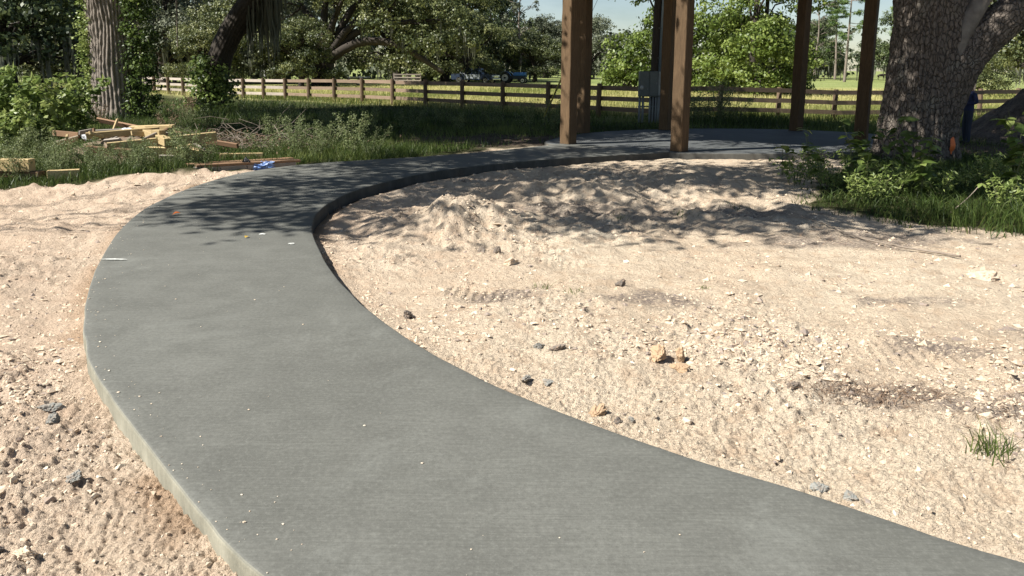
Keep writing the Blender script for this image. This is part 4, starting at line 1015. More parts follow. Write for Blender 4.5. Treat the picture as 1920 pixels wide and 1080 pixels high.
# ------------------------------------------------------------------ power pole, meter cabinet, guy wire
M_STEEL = simple('galvanised cabinet', (.15, .17, .17), (.12, .14, .14), 6, .5, .2, .12, .002, .5)
M_PVC = simple('grey conduit', (.24, .26, .27), (.20, .22, .23), 10, .5, 0, .1)
M_POLE = woodmat('dark treated pole', (.075, .065, .055), (.05, .042, .036), 'Z', .9)
ux, uy = 4.86, 25.6; uz = gz(ux, uy)
pole = empty('power_pole', (ux + .03, uy + .28, uz), 0, label='dark utility pole with blue grey conduit rising above the meter cabinet', cat='pole')
m_ = MB(); m_.tube([(0, 0, -.3), (.02, 0, 3), (.08, 0, 6.5), (.12, 0, 10)], [.15, .14, .125, .11], 16); m_.build('shaft', M_POLE, pole, smooth=True)
m_ = MB(); m_.tube([(.17, -.12, 1.75), (.20, -.12, 4), (.27, -.12, 9)], .068, 12); m_.build('riser_conduit', simple('blue grey conduit', (.26, .32, .37), (.20, .26, .30), 6, .4, .2, .05, .001, .5), pole, smooth=True)
for z in (2.2, 3.2, 4.2):
    m_ = MB(); m_.bbox((.16, -.1, z), (.2, .16, .03), .006); m_.build('strap', M_STEEL, pole)
cab = empty('meter_cabinet', (ux - .18, uy, uz), R(-4), label='grey electric meter cabinet on conduit legs beside the centre post', cat='cabinet')
m_ = MB(); m_.bbox((0, 0, 1.32), (.74, .24, .86), .012); body = m_.build('cabinet_body', M_STEEL, cab)
for k, (x0, w0) in enumerate(((-.195, .33), (.13, .27))):
    m_ = MB(); m_.bbox((x0, -.135, 1.32), (w0, .03, .82), .008); d = m_.build('door', M_STEEL, cab)
    m_ = MB(); m_.bbox((x0 + w0 * .38, -.158, 1.35 if k else 1.15), (.025, .02, .07), .004); m_.build('latch', M_PVC, d)
m_ = MB(); m_.bbox((.325, -.128, 1.34), (.07, .03, .80), .006); m_.build('side_cover', simple('pale cover strip', (.40, .43, .43), None, 8, .5, .2, .05), cab)
m_ = MB(); th = np.linspace(0, 6.2832, 21)[:-1]
m_.tube([(-.27, -.14, 1.20), (-.27, -.175, 1.20)], .085, 20); met = m_.build('meter_ring', M_PVC, cab)
m_ = MB(); m_.tube([(-.27, -.17, 1.20), (-.27, -.20, 1.20), (-.27, -.225, 1.20), (-.27, -.235, 1.20)], [.062, .060, .045, .01], 18); m_.build('meter_dome', simple('meter glass', (.55, .56, .55), (.4, .4, .4), 12, .15, 0, 0), met, smooth=True)
for x, r_ in ((-.31, .042), (-.20, .042), (.04, .035), (.14, .035), (.24, .035), (.33, .05)):
    m_ = MB(); m_.tube([(x, 0, -.15), (x, 0, .90)], r_, 10); m_.build('conduit_leg', M_PVC, cab, smooth=True)
m_ = MB(); m_.bbox((0, .1, .55), (.72, .04, .05), .005); m_.build('strut_channel', M_STEEL, cab)
guy = empty('guy_wire', (1.12, 27.4, gz(1.12, 27.4)), 0, label='yellow sleeved guy wire slanting up behind the left post', cat='wire')
gb = np.array([1.12, 27.4, gz(1.12, 27.4)]); gt = np.array([ux + .22, uy + .28, 9.2])
m_ = MB(); m_.tube([(0, 0, -.1), gt - gb], .008, 6); m_.build('wire', simple('steel strand', (.2, .2, .19), None, 9, .5, .6, 0), guy)
m_ = MB(); dd = (gt - gb) / np.linalg.norm(gt - gb); m_.tube([dd * .1, dd * 2.6], .028, 8); m_.build('yellow_sleeve', simple('yellow guard', (.45, .38, .07), (.33, .27, .05), 9, .6), guy, smooth=True)

# weathered leaning post at the far right
sx, sy = 20.9, 34.0; m_ = MB(); m_.tube([(0, 0, -.3), (.03, 0, .8), (.1, .02, 1.95)], [.12, .11, .085], 9)
o = m_.build('weathered_post', M_BARKP, None, attr=True); o.location = (sx, sy, float(base_z(np.array([sx]), np.array([sy]))[0])); tag(o, 'pale weathered wooden post leaning beside the light green bush', 'post')

# ------------------------------------------------------------------ grass
def blades(mb, x, y, z, h, w_, g, lean=.35, seg=1, tint=None, az=None):
    n = len(x); a = g.uniform(0, 6.283, n) if az is None else az
    d = np.stack([np.cos(a), np.sin(a), np.zeros(n)], -1); fa = g.uniform(0, 6.283, n); s_ = np.stack([np.cos(fa), np.sin(fa), np.zeros(n)], -1)
    L = (np.abs(g.normal(0, lean, n)) * h)[:, None]; B = np.stack([x, y, z], -1); hh = h[:, None]; w_ = np.broadcast_to(w_, (n,))[:, None]
    up = np.array([0, 0, 1.0]); tint = np.clip(g.normal(.5, .2, n), 0, 1) if tint is None else tint
    if seg == 1:
        V = np.stack([B - s_ * w_ / 2, B + s_ * w_ / 2, B + up * hh + d * L], 1).reshape(-1, 3)
        mb.add(V, None, np.arange(n * 3).reshape(n, 3), np.repeat(tint, 3))
    else:
        M1 = B + up * hh * .55 + d * L * .3; T = B + up * hh * .9 + d * L
        V = np.stack([B - s_ * w_ / 2, B + s_ * w_ / 2, M1 + s_ * w_ * .4, M1 - s_ * w_ * .4, T], 1).reshape(-1, 3)
        i = np.arange(n) * 5
        mb.add(V, np.stack([i, i + 1, i + 2, i + 3], -1), np.stack([i + 3, i + 2, i + 4], -1), np.repeat(tint, 5))
M_GRASS = leafmat('green grass', (.025, .042, .009), (.066, .104, .022), (.18, .21, .06), .35, .5)
M_STRAW = leafmat('meadow grass', (.16, .19, .05), (.36, .35, .125), (.56, .50, .24), .35, .6)
g = np.random.default_rng(500)
# meadow beyond the fence
n = 210000; u = g.random(n); yy = 1 / (1 / 29.5 + (1 / 82. - 1 / 29.5) * u); xx = g.uniform(-.78, .78, n) * yy
bfv = beyond_fence(xx, yy); k = np.where(bfv > -.3)[0][:95000]; xx, yy = xx[k], yy[k]
mb = MB(); hh = g.uniform(.16, .42, len(xx)) * (1 - .5 * sstep(60, 82, yy)); zz = base_z(xx, yy)
patch = fbm(xx, yy, .16, 3, 301)
blades(mb, xx, yy, zz - .02, hh, .028 + .0006 * yy, g, .35, 1, np.clip(.55 + .9 * patch + g.normal(0, .2, len(xx)) - .35 * (bfv[k] < 1.5), 0, 1))
tag(mb.build('meadow_grass', M_STRAW, None, attr=True), 'sunlit straw coloured meadow grass beyond the board fence', 'grass', kind='stuff')
# verge between walk, pavilion and fence
n = 200000; u = g.random(n); yy = 1 / (1 / 14.5 + (1 / 46. - 1 / 14.5) * u); xx = g.uniform(-.72, .72, n) * yy
sd = poly_sdf(xx, yy, SAND); sl = poly_sdf(xx, yy, SLAB); spd = poly_sdf(xx, yy, PATH_POLY)
bare = np.exp(-(((xx - .2) / 3.4) ** 2 + ((yy - 19.0) / 1.9) ** 2) ** 2) + np.exp(-(((xx - 11.5) / 3.5) ** 2 + ((yy - 18.5) / 2.2) ** 2) ** 2)
k = np.where((sd > .35) & (sl > .12) & (spd > .3) & (beyond_fence(xx, yy) < 1.2) & (g.random(n) > .93 * np.clip(bare, 0, 1)))[0][:78000]; xx, yy = xx[k], yy[k]
tall = sstep(-.1, .35, fbm(xx, yy, .35, 3, 311)) * sstep(20, 24, yy)
hh = g.uniform(.08, .24, len(xx)) + .34 * tall * g.random(len(xx)); mb = MB()
blades(mb, xx, yy, ground_z(xx, yy, False) - .02, hh, .010 + .0005 * yy, g, .5, 1, np.clip(.42 + .6 * fbm(xx, yy, .5, 2, 312) + g.normal(0, .18, len(xx)), 0, 1))
tag(mb.build('verge_grass', M_GRASS, None, attr=True), 'rough green grass on the shaded verge in front of the fence', 'grass', kind='stuff')
# grass under the right oak, spilling onto the sand
n = 60000; xx = g.uniform(3.4, 13, n); yy = g.uniform(7.6, 16, n); sd = poly_sdf(xx, yy, SAND) + .5 * fbm(xx, yy, 1.0, 3, 321); sl = poly_sdf(xx, yy, SLAB)
k = np.where((sd > -.25) & (sl > .3) & (g.random(n) < np.where(sd < .15, .3, .6)) & (np.abs(xx / yy) < .8))[0][:15000]; xx, yy = xx[k], yy[k]
hh = g.uniform(.06, .22, len(xx)) * np.where(sd[k] < .1, .55, 1.0) * (1 + .9 * (yy < 9.7) * (xx > 5.2)); mb = MB()
blades(mb, xx, yy, ground_z(xx, yy, False) - .01, hh, .011, g, .75, 2)
tag(mb.build('oak_grass', M_GRASS, None, attr=True), 'long bending grass at the foot of the right oak', 'grass', kind='stuff')
# grass on the left behind the sand
n = 60000; xx = g.uniform(-15, -2, n); yy = g.uniform(9.6, 17.5, n); sd = poly_sdf(xx, yy, SAND) + .3 * fbm(xx, yy, 1.2, 3, 331)
k = np.where((sd > .02) & (np.abs(xx / yy) < .8) & (poly_sdf(xx, yy, PATH_POLY) > .2))[0][:17000]; xx, yy = xx[k], yy[k]
hh = g.uniform(.07, .26, len(xx)); mb = MB()
blades(mb, xx, yy, ground_z(xx, yy, False) - .01, hh, .011, g, .7, 2)
tag(mb.build('lumber_grass', M_GRASS, None, attr=True), 'sunlit grass around the lumber at the left edge of the sand', 'grass', kind='stuff')
# single tufts out on the sand
def tuft(x, y, h, nb, label, spread=.06):
    z = gz(x, y); mb = MB(); gg = np.random.default_rng(int(x * 100 + y * 991) % 9999)
    px_ = gg.normal(0, spread * .4, nb); py_ = gg.normal(0, spread * .4, nb)
    blades(mb, px_, py_, np.zeros(nb) - .01, h * gg.uniform(.5, 1.1, nb), .006, gg, .9, 2, np.clip(gg.normal(.7, .15, nb), 0, 1))
    o = mb.build('grass_tuft', M_GRASS, None, attr=True); o.location = (x, y, z); tag(o, label, 'grass tuft', 'grass tufts on the sand', 'stuff')
tuft(2.27, 3.24, .16, 60, 'largest bright grass tuft at the right edge of the sand', .14)
tuft(1.65, 6.12, .05, 18, 'tiny grass tuft beyond the tyre track')
tuft(.26, 6.15, .09, 26, 'small green tuft beside the dark clods in mid sand', .1)
tuft(.52, 5.95, .06, 26, 'low green tuft just right of the small tuft', .1)
tuft(1.35, 9.15, .10, 30, 'grass tuft in the dappled shade of the sand', .2)
tuft(2.2, 9.3, .10, 34, 'wider grass tuft in dappled shade nearer the oak', .3)
tuft(3.1, 9.9, .12, 40, 'grass tuft at the shaded corner before the leafy weeds', .35)

# ------------------------------------------------------------------ weeds and leafy plants
M_WEED = leafmat('fine weed leaves', (.045, .065, .022), (.13, .17, .06), (.28, .31, .14), .32, .5)
M_BIG = leafmat('broad weed leaves', (.05, .08, .018), (.15, .21, .05), (.32, .37, .12), .38, .42)
M_STEM = simple('green stems', (.09, .12, .04), (.13, .12, .06), 9, .7, 0, 0)
M_DEAD = leafmat('dead leaves', (.07, .045, .028), (.17, .11, .07), (.30, .20, .13), .2, .7)
M_TWIG = simple('dry twigs', (.17, .135, .105), (.26, .215, .17), 9, .9)
def weed_proto(seed, h, nst, nl, leaf, matf, spread, name, cat, group):
    g = np.random.default_rng(seed); root = empty(name); root['category'] = cat; root['group'] = group
    st = MB(); fo = MB()
    for k in range(nst):
        a = g.uniform(0, 6.283); r0 = g.uniform(0, spread * .35); r1 = r0 + g.uniform(.2, 1.0) * spread; hh = h * g.uniform(.6, 1.05)
        p = catmull([(math.cos(a) * r0, math.sin(a) * r0, -.05), (math.cos(a) * (r0 * .6 + r1 * .4), math.sin(a) * (r0 * .6 + r1 * .4), hh * .5), (math.cos(a) * r1, math.sin(a) * r1, hh)], 8)
        st.tube(p, np.linspace(.007, .002, 8) * (1.5 if leaf > .08 else 1), 5)
        m = nl // nst; f = g.uniform(.18, 1.0, m) ** .8
        P = np.stack([np.interp(f, np.linspace(0, 1, 8), p[:, i]) for i in range(3)], -1)
        off = unit(g.normal(size=(m, 3)) * np.array([1, 1, .5])); rr = (.03 + spread * .30 * (1.1 - f) * g.random(m) + leaf * .4)[:, None]
        P = P + off * rr
        Nn = unit(off * .35 + np.array([0, 0, .8]) + .55 * g.normal(size=(m, 3)))
        cards(fo, P, Nn, leaf * g.uniform(.6, 1.3, m), leaf * (.42 if leaf < .08 else .68), g, np.clip(g.normal(.62, .2, m), 0, 1), .12)
    st.build('stem', M_STEM, root); fo.build('foliage', matf, root, attr=True)
    return root
def place(proto, lst, used_, z=None):
    for (x, y, s_, rz, label) in lst:
        zz = gz(x, y) if z is None else z
        if proto.name not in used_:
            used_.add(proto.name); proto.location = (x, y, zz); proto.rotation_euler = (0, 0, rz); proto.scale = (s_,) * 3; proto['label'] = label
        else: dup(proto, (x, y, zz), rz, s_, label)
up_ = set()
GW = 'fine leaved weeds along the lumber'
wA = weed_proto(601, .75, 10, 900, .045, M_WEED, .42, 'weed_plant', 'weed', GW)
wB = weed_proto(602, .60, 9, 800, .040, M_WEED, .40, 'weed_plant', 'weed', GW)
fine = 'bushy fine leaved weed growing among the lumber at left'
spots = [(-8.0, 13.1), (-7.5, 13.3), (-7.2, 12.75), (-6.8, 13.2), (-6.5, 12.8), (-7.9, 12.6), (-8.4, 13.5), (-6.2, 13.3), (-5.9, 13.55), (-5.6, 13.4), (-6.9, 13.7), (-7.5, 13.9), (-8.9, 13.1), (-9.4, 12.9), (-9.0, 14.2), (-8.3, 14.4), (-7.7, 12.4), (-9.6, 14.0), (-9.2, 11.9), (-8.6, 11.7), (-6.3, 14.1), (-8.9, 12.2), (-8.0, 11.9), (-7.0, 12.35)]
g = np.random.default_rng(610)
place(wA, [(x, y, g.uniform(.7, 1.05), g.uniform(0, 6.28), fine) for x, y in spots[::2]], up_)
place(wB, [(x, y, g.uniform(.7, 1.05), g.uniform(0, 6.28), fine) for x, y in spots[1::2]], up_)
# the same weeds in the shade behind the bend
shade = 'dark fine leaved weed in the shade behind the bend of the walk'
spots = [(-5.0, 15.2), (-4.6, 15.7), (-4.1, 15.4), (-4.9, 16.4), (-4.2, 16.6), (-3.5, 15.9), (-3.0, 15.5), (-5.6, 17.5), (-4.6, 18.0), (-6.3, 20.5), (-5.2, 21.0), (-4.0, 20.5), (-3.0, 21.2), (-7.5, 21.5), (-1.6, 22.0), (.4, 23.0), (-.6, 24.2), (-6.0, 24), (-8.0, 24.5), (1.2, 22.6), (2.2, 24.0), (-2.4, 25.0), (-10.2, 23.5), (-9.0, 22.0), (-11.0, 25.0)]
for i, (x, y) in enumerate(spots): dup(wA if i % 2 else wB, (x, y, gz(x, y)), g.uniform(0, 6.28), g.uniform(.8, 1.25), shade, 'fine leaved weeds in the shaded verge')
GB = 'broad leaved weeds at the left edge'
bA = weed_proto(621, 1.55, 9, 420, .19, M_BIG, .62, 'leafy_plant', 'plant', GB)
bB = weed_proto(622, 1.25, 8, 380, .17, M_BIG, .60, 'leafy_plant', 'plant', GB)
broad = 'tall broad leaved weed at the left edge before the ivy covered oak'
sp1 = [(-11.9, 17.2, 1.05), (-11.0, 17.8, 1.0), (-12.8, 18.6, 1.15), (-13.4, 18.2, .95), (-13.6, 19.6, 1.1), (-11.6, 19.8, 1.0), (-12.0, 16.2, .8), (-10.9, 16.2, .75), (-13.2, 17.3, 1.0)]
place(bA, [(x, y, s_, g.uniform(0, 6.28), broad) for x, y, s_ in sp1], up_)
sp2 = [(-10.4, 15.4, .7), (-11.3, 15.0, .8), (-13.0, 16.2, .8), (-12.3, 15.2, .8), (-14.2, 21.0, 1.1), (-10.1, 14.3, .55), (-10.9, 13.8, .6)]
place(bB, [(x, y, s_, g.uniform(0, 6.28), broad) for x, y, s_ in sp2], up_)
dup(bA, (-12.5, 18.0, gz(-12.5, 18.0)), 2.0, (.7, .7, 1.18), 'tallest weed stem with a rosette of leaves at far left', GB)
# bush in front of the fence by the meter cabinet
bC = dup(wA, (7.2, 26.0, gz(7.2, 26.0)), 1.0, 1.9, 'dark rounded shrub before the fence right of the centre post', 'shaded shrubs'); bC.name = 'dark_shrub'; bC['category'] = 'shrub'
for x, y, s_ in ((6.5, 26.4, 1.7), (7.9, 26.6, 1.6), (7.0, 27.2, 1.9)):
    r = dup(wB, (x, y, gz(x, y)), x * 3, s_, 'dark shrub stem in the clump before the fence', 'shaded shrubs'); r.name = 'dark_shrub'; r['category'] = 'shrub'
# dead brown shrub between the two left oaks
wD = weed_proto(640, .9, 10, 420, .07, M_DEAD, .5, 'dead_shrub', 'shrub', 'brown dead shrubs')
place(wD, [(-11.2, 25.2, 1.15, 0, 'brown dead shrub between the two left oak trunks'), (-9.4, 20.2, .7, 1.2, 'brown withered shrub behind the lumber heap'), (-12.6, 22.6, .9, 2.0, 'brown withered shrub against the ivy covered trunk')], up_)

# right hand saplings: every broad leaf its own part
def leafmesh(name, L, W, tint):
    mb = MB(); s_ = np.linspace(0, 1, 6); wv = np.sin(np.pi * s_ ** .75) * W / 2; zf = -.18 * (s_ ** 2) * L
    V = np.concatenate([np.c_[s_ * L, wv, zf + .18 * wv], np.c_[s_ * L, 0 * s_, zf], np.c_[s_ * L, -wv, zf + .18 * wv]])
    q = [(6 + i, 6 + i + 1, i + 1, i) for i in range(5)] + [(12 + i, 12 + i + 1, 6 + i + 1, 6 + i) for i in range(5)]
    mb.add(V, q, None, tint); return mb.mesh(name, M_BIG, True, True)
LM = [leafmesh('leaf', .15, .085, .35), leafmesh('leaf', .18, .105, .55), leafmesh('leaf', .12, .075, .75), leafmesh('leaf', .16, .12, .2)]
def sapling(x, y, h, nl, seed, label, s_=1.0):
    h *= 1.38; s_ *= 1.25; nl = int(nl * 1.3)
    g = np.random.default_rng(seed); z0 = gz(x, y); root = empty('sapling', (x, y, z0), 0, label=label, cat='sapling', group='leafy saplings under the right oak')
    for k in range(max(2, nl // 9)):
        a = g.uniform(0, 6.283); r1 = g.uniform(.05, .30) * h; hh = h * g.uniform(.65, 1.05)
        p = catmull([(0, 0, -.05), (math.cos(a) * r1 * .4, math.sin(a) * r1 * .4, hh * .55), (math.cos(a) * r1, math.sin(a) * r1, hh)], 7)
        st = MB(); st.tube(p, np.linspace(.008, .003, 7), 6); st.build('stem', M_STEM, root)
        for i in range(nl // max(2, nl // 9)):
            f = g.uniform(.3, 1.0); b0 = np.array([np.interp(f, np.linspace(0, 1, 7), p[:, c]) for c in range(3)])
            o = bpy.data.objects.new('leaf', LM[g.integers(0, 4)]); link(o, root); o.location = b0
            o.rotation_euler = (g.normal() * .25, g.uniform(-.25, .55), g.uniform(0, 6.283)); sc = s_ * g.uniform(.7, 1.2); o.scale = (sc, sc, sc)
sapling(5.62, 12.0, .85, 26, 701, 'leafy sapling in front of the right rear post')
sapling(5.35, 11.1, .55, 18, 702, 'low sapling on the sand border left of the oak')
sapling(6.35, 12.3, .85, 27, 703, 'leafy sapling against the left foot of the oak')
sapling(6.55, 11.6, .75, 24, 704, 'sapling in front of the oak trunk centre')
sapling(7.7, 11.2, .95, 30, 705, 'dense sapling right of the oak below the dirt mound', 1.15)
sapling(7.1, 10.4, .75, 27, 706, 'broad leaved sapling at the right edge near the sand', 1.1)
sapling(6.0, 10.7, .5, 20, 707, 'low bright sapling between grass and oak')
sapling(7.9, 10.2, .9, 30, 708, 'dense sapling at the right border of the picture', 1.2)
sapling(4.75, 12.9, .5, 12, 709, 'thin round leaved sprout at the edge of the slab')
sapling(6.95, 12.9, .6, 20, 710, 'shaded sapling close to the oak roots')
sapling(8.6, 11.9, 1.0, 30, 711, 'tall leafy sapling right of the orange ribbon', 1.1)
sapling(4.95, 11.7, .5, 18, 712, 'low sapling at the left tip of the leafy border')
sapling(5.3, 13.1, .6, 18, 713, 'sapling beside the front corner of the slab')
sapling(5.95, 12.9, .7, 24, 714, 'leafy sapling below the right rear post, nearer the oak')
sapling(6.25, 11.15, .65, 24, 715, 'bright sapling in the middle of the leafy border')
GL = 'low leafy weeds under the right oak'
bD = weed_proto(650, .42, 9, 260, .075, M_BIG, .34, 'ground_weed', 'weed', GL)
g = np.random.default_rng(651); lowl = 'low leafy weed in the grass under the right oak'
place(bD, [(x, y, g.uniform(.7, 1.2), g.uniform(0, 6.28), lowl) for x, y in [(5.0, 11.5), (5.3, 10.6), (5.8, 11.2), (6.4, 10.9), (6.9, 11.7), (7.3, 11.9), (6.2, 11.9), (5.2, 12.5), (6.8, 10.1), (7.4, 9.7), (8.2, 10.9), (7.9, 12.2), (5.0, 10.5), (8.4, 12.9), (7.2, 13.1), (6.2, 13.3), (8.9, 13.2), (9.4, 12.6), (7.7, 9.4), (5.6, 13.6), (4.7, 12.0), (9.6, 11.6)]], up_)
# fallen leafy twig leaning over the right grass
m_ = MB(); m_.tube(catmull([(0, 0, 0), (.28, .05, .22), (.46, .08, .42)], 8), np.linspace(.008, .005, 8), 6)
tw = m_.build('leaning_twig', M_TWIG, None); tw.location = (5.75, 9.6, gz(5.75, 9.6)); tag(tw, 'pale twig with hanging leaves leaning over the right grass', 'twig')
for k in range(5):
    o = bpy.data.objects.new('leaf', LM[2]); link(o, tw); o.location = (.46, .08, .42); o.rotation_euler = (0, .5, k * 1.25); o.scale = (.8,) * 3

# ------------------------------------------------------------------ ivy on the left oaks
def ivy(label, lobes, n, leaf, seed, tintm=.5):
    g = np.random.default_rng(seed); c0 = np.array(lobes[0][:3]); base = np.array([c0[0], c0[1], 0])
    P, Nn, t, C = crown_pts(g, [(l[0] - base[0], l[1] - base[1], l[2], *l[3:]) for l in lobes], n, 12, leaf * 1.9, (.55, 1.05), -.95)
    mb = MB(); cards(mb, P, Nn, leaf * g.uniform(.6, 1.3, len(P)), leaf * .8, g, np.clip(t + tintm - .5, 0, 1), .1)
    o = empty('ivy_vine', tuple(base), 0, label=label, cat='ivy')
    f = mb.build('foliage', M_BIG, o, attr=True); tag(f, kind='stuff')
    st = MB(); zs = [l[2] for l in lobes]
    st.tube(catmull([(0, 0, -.1)] + [(l[0] - base[0], l[1] - base[1], l[2]) for l in lobes], 16), .02, 6); st.build('stem', M_TWIG, o)
ivy('sunlit ivy climbing the left side of the ridged oak', [(-15.05, 26.65, .5 + .55 * k, .28, .30, .40) for k in range(9)], 2300, .11, 801, .62)
ivy('dark ivy curtain on the right side of the ridged oak', [(-13.2 + .05 * (k % 3), 26.55, .25 + .5 * k, .50 + .05 * (k % 2), .55, .45) for k in range(11)], 4600, .12, 802, .28)
ivy('dark ivy bundle round the foot of the leaning oak', [(-12.5, 30.75, .3, .95, .6, .5), (-12.35, 30.7, .9, .85, .6, .5), (-12.35, 30.65, 1.4, .7, .6, .4), (-12.6, 30.7, 1.8, .4, .4, .35)], 2000, .17, 803, .35)
# hanging moss and a dangling vine under the leaning oak limb
def hang(label, x, y, z, n, lmin, lmax, spread, seed):
    g = np.random.default_rng(seed); mb = MB(); moss(mb, g, np.c_[g.normal(0, spread, n), g.normal(0, .2, n), g.uniform(-.25, .2, n)], lmin, lmax, .045)
    o = mb.build('hanging_moss', M_MOSS, None, attr=True); o.location = (x, y, z); tag(o, label, 'moss', 'moss under the leaning oak limb')
#
hang('left curtain of grey moss hanging from the leaning oak', -10.55, 30.9, 4.35, 26, .8, 2.3, .12, 821)
hang('right wider curtain of grey moss hanging from the leaning oak', -9.85, 30.9, 4.7, 46, 1.0, 3.0, .2, 822)
m_ = MB(); m_.tube(catmull([(0, 0, 0), (.02, 0, -1.2), (-.03, 0, -2.4), (-.05, 0, -3.1)], 14), np.linspace(.035, .02, 14), 6)
o = m_.build('hanging_vine', M_TWIG, None); o.location = (-13.75, 31.0, 5.6); tag(o, 'thin dark vine hanging between the two left oak trunks', 'vine')

# ------------------------------------------------------------------ lumber heap
M_YEL = woodmat('fresh yellow pine', (.52, .405, .215), (.41, .295, .145), 'X', .75)
M_BRN = woodmat('brown sawn board', (.26, .16, .09), (.17, .10, .06), 'X', .8)
M_GRY = woodmat('grey weathered board', (.33, .29, .245), (.23, .20, .17), 'X', .85)
def plank(a, b, w_, t, mat_, label, roll=0.0, group='lumber pieces in the heap'):
    A = Vector(a); Bv = Vector(b); d = Bv - A; L = d.length
    mb = MB(); mb.bbox((0, 0, 0), (L, t, w_), .005)
    o = mb.build('plank', mat_); o.location = (A + Bv) / 2
    q_ = d.to_track_quat('X', 'Z'); o.rotation_mode = 'QUATERNION'; o.rotation_quaternion = q_ @ Quaternion((1, 0, 0), roll)
    tag(o, label, 'plank', group); return o
Z0 = -.1
plank((-8.9, 12.0, .14), (-7.82, 11.95, .14), .20, .16, M_YEL, 'thick yellow beam lying at the far left edge')
plank((-9.0, 12.05, -.01), (-7.7, 12.0, -.01), .09, .2, M_BRN, 'brown board under the thick yellow beam')
plank((-7.62, 12.0, -.03), (-7.2, 12.2, -.03), .15, .12, M_YEL, 'short yellow offcut in the weeds right of the thick beam')
plank((-9.99, 17.88, .45), (-8.26, 16.39, .38), .14, .045, M_BRN, 'long brown board at the top of the heap below the trunk', .6)
plank((-9.2, 15.9, .34), (-8.3, 16.4, .36), .05, .13, M_GRY, 'grey weathered board across the heap', .1)
plank((-9.02, 16.6, .18), (-8.92, 16.75, .56), .19, .045, M_YEL, 'short yellow board standing upright in the heap', 1.2)
plank((-7.95, 15.7, .42), (-6.60, 14.15, .30), .15, .15, M_YEL, 'square yellow post slanting down the heap')
plank((-7.75, 14.1, .20), (-5.95, 14.85, .36), .19, .045, M_YEL, 'long yellow board lying on top across the heap', .25)
plank((-7.45, 14.45, .10), (-6.35, 14.2, .10), .22, .045, M_YEL, 'yellow board leaning below the long top board', .5)
plank((-7.15, 14.75, .42), (-6.92, 14.62, .42), .15, .15, M_YEL, 'small square yellow block on the heap')
plank((-7.7, 15.98, .42), (-6.67, 15.02, .34), .20, .05, M_BRN, 'brown plank behind the square yellow block', .7)
plank((-7.05, 15.4, .12), (-6.25, 14.7, .02), .14, .14, M_BRN, 'short brown post below the long yellow board')
plank((-6.92, 15.5, .26), (-6.1, 14.75, .08), .19, .04, M_GRY, 'pale plank crossing under the long yellow board', 1.0)
plank((-6.56, 15.76, .18), (-5.7, 15.3, .12), .10, .05, M_BRN, 'reddish brown stick board right of the heap', .3)
plank((-5.85, 14.72, -.03), (-5.05, 14.92, -.03), .11, .14, M_YEL, 'pale yellow timber lying right of the heap')
plank((-5.6, 12.98, .01), (-4.05, 13.98, -.01), .045, .19, M_BRN, 'upper long brown plank of the stack beside the walk')
plank((-5.62, 12.96, -.06), (-4.12, 13.92, -.07), .09, .17, M_GRY, 'lower long plank of the stack beside the walk')
plank((-5.9, 13.3, -.02), (-4.3, 14.4, -.03), .05, .2, M_BRN, 'rear long brown plank of the stack beside the walk')
plank((-9.95, 16.0, .3), (-9.1, 15.5, .3), .12, .04, M_BRN, 'dark brown board among the broad leaves')
plank((-9.4, 15.1, .14), (-9.1, 15.45, .24), .20, .03, simple('pale cut wood', (.58, .49, .36), (.48, .39, .27), 14, .8), 'pale split scrap of wood left in the heap', .9)
plank((-7.8, 14.8, .16), (-8.43, 16.5, .28), .12, .035, M_GRY, 'grey thin plank sticking out towards the trunk', .5)
plank((-6.8, 14.15, .0), (-6.1, 14.5, -.04), .12, .05, M_GRY, 'grey plank half buried under the right weeds', .4)
plank((-8.7, 16.0, .10), (-7.9, 16.3, .14), .14, .05, M_YEL, 'yellow board end behind the grey boards', .2)
plank((-8.6, 15.3, .05), (-7.5, 15.8, .15), .12, .05, M_GRY, 'grey board at the bottom of the heap', .2)
plank((-7.6, 16.6, .22), (-6.6, 16.0, .16), .10, .06, M_GRY, 'thin grey board behind the heap', .2)
plank((-8.6, 14.9, .34), (-7.3, 15.3, .44), .14, .045, M_YEL, 'yellow board lying flat on the back of the heap', .3)
plank((-8.2, 15.9, .42), (-7.0, 15.3, .50), .10, .09, M_YEL, 'square yellow stick at the top of the heap', .2)
plank((-6.9, 14.6, .18), (-6.0, 14.2, .08), .18, .045, M_YEL, 'yellow board sliding off the right of the heap', .6)
plank((-8.3, 14.4, .12), (-7.2, 14.0, .10), .18, .045, M_BRN, 'brown board at the front of the heap', .4)
# earth and rubbish under the boards
hm = MB(); nn_ = 40
th = np.linspace(0, 2 * np.pi, nn_, endpoint=False); rows = []
for r_ in np.linspace(1, 0.02, 14):
    x = -8.0 + np.cos(th) * 1.9 * r_; y = 15.6 + np.sin(th) * 1.25 * r_
    rows.append(np.c_[x, y, -.16 + .36 * (1 - r_ ** 2) * (1 + .5 * fbm(x, y, 2.2, 3, 851))])
V = np.array(rows).reshape(-1, 3); id_ = np.arange(len(V)).reshape(14, nn_)
hm.add(V, np.stack([id_[:-1], np.roll(id_[:-1], -1, 1), np.roll(id_[1:], -1, 1), id_[1:]], -1).reshape(-1, 4))
o = hm.build('debris_heap', clodmat('dark heap soil', [(0, (.10, .08, .06)), (1, (.2, .16, .12))]), None, smooth=True, attr=True); tag(o, 'low brown heap of soil under the lumber pile', 'heap')
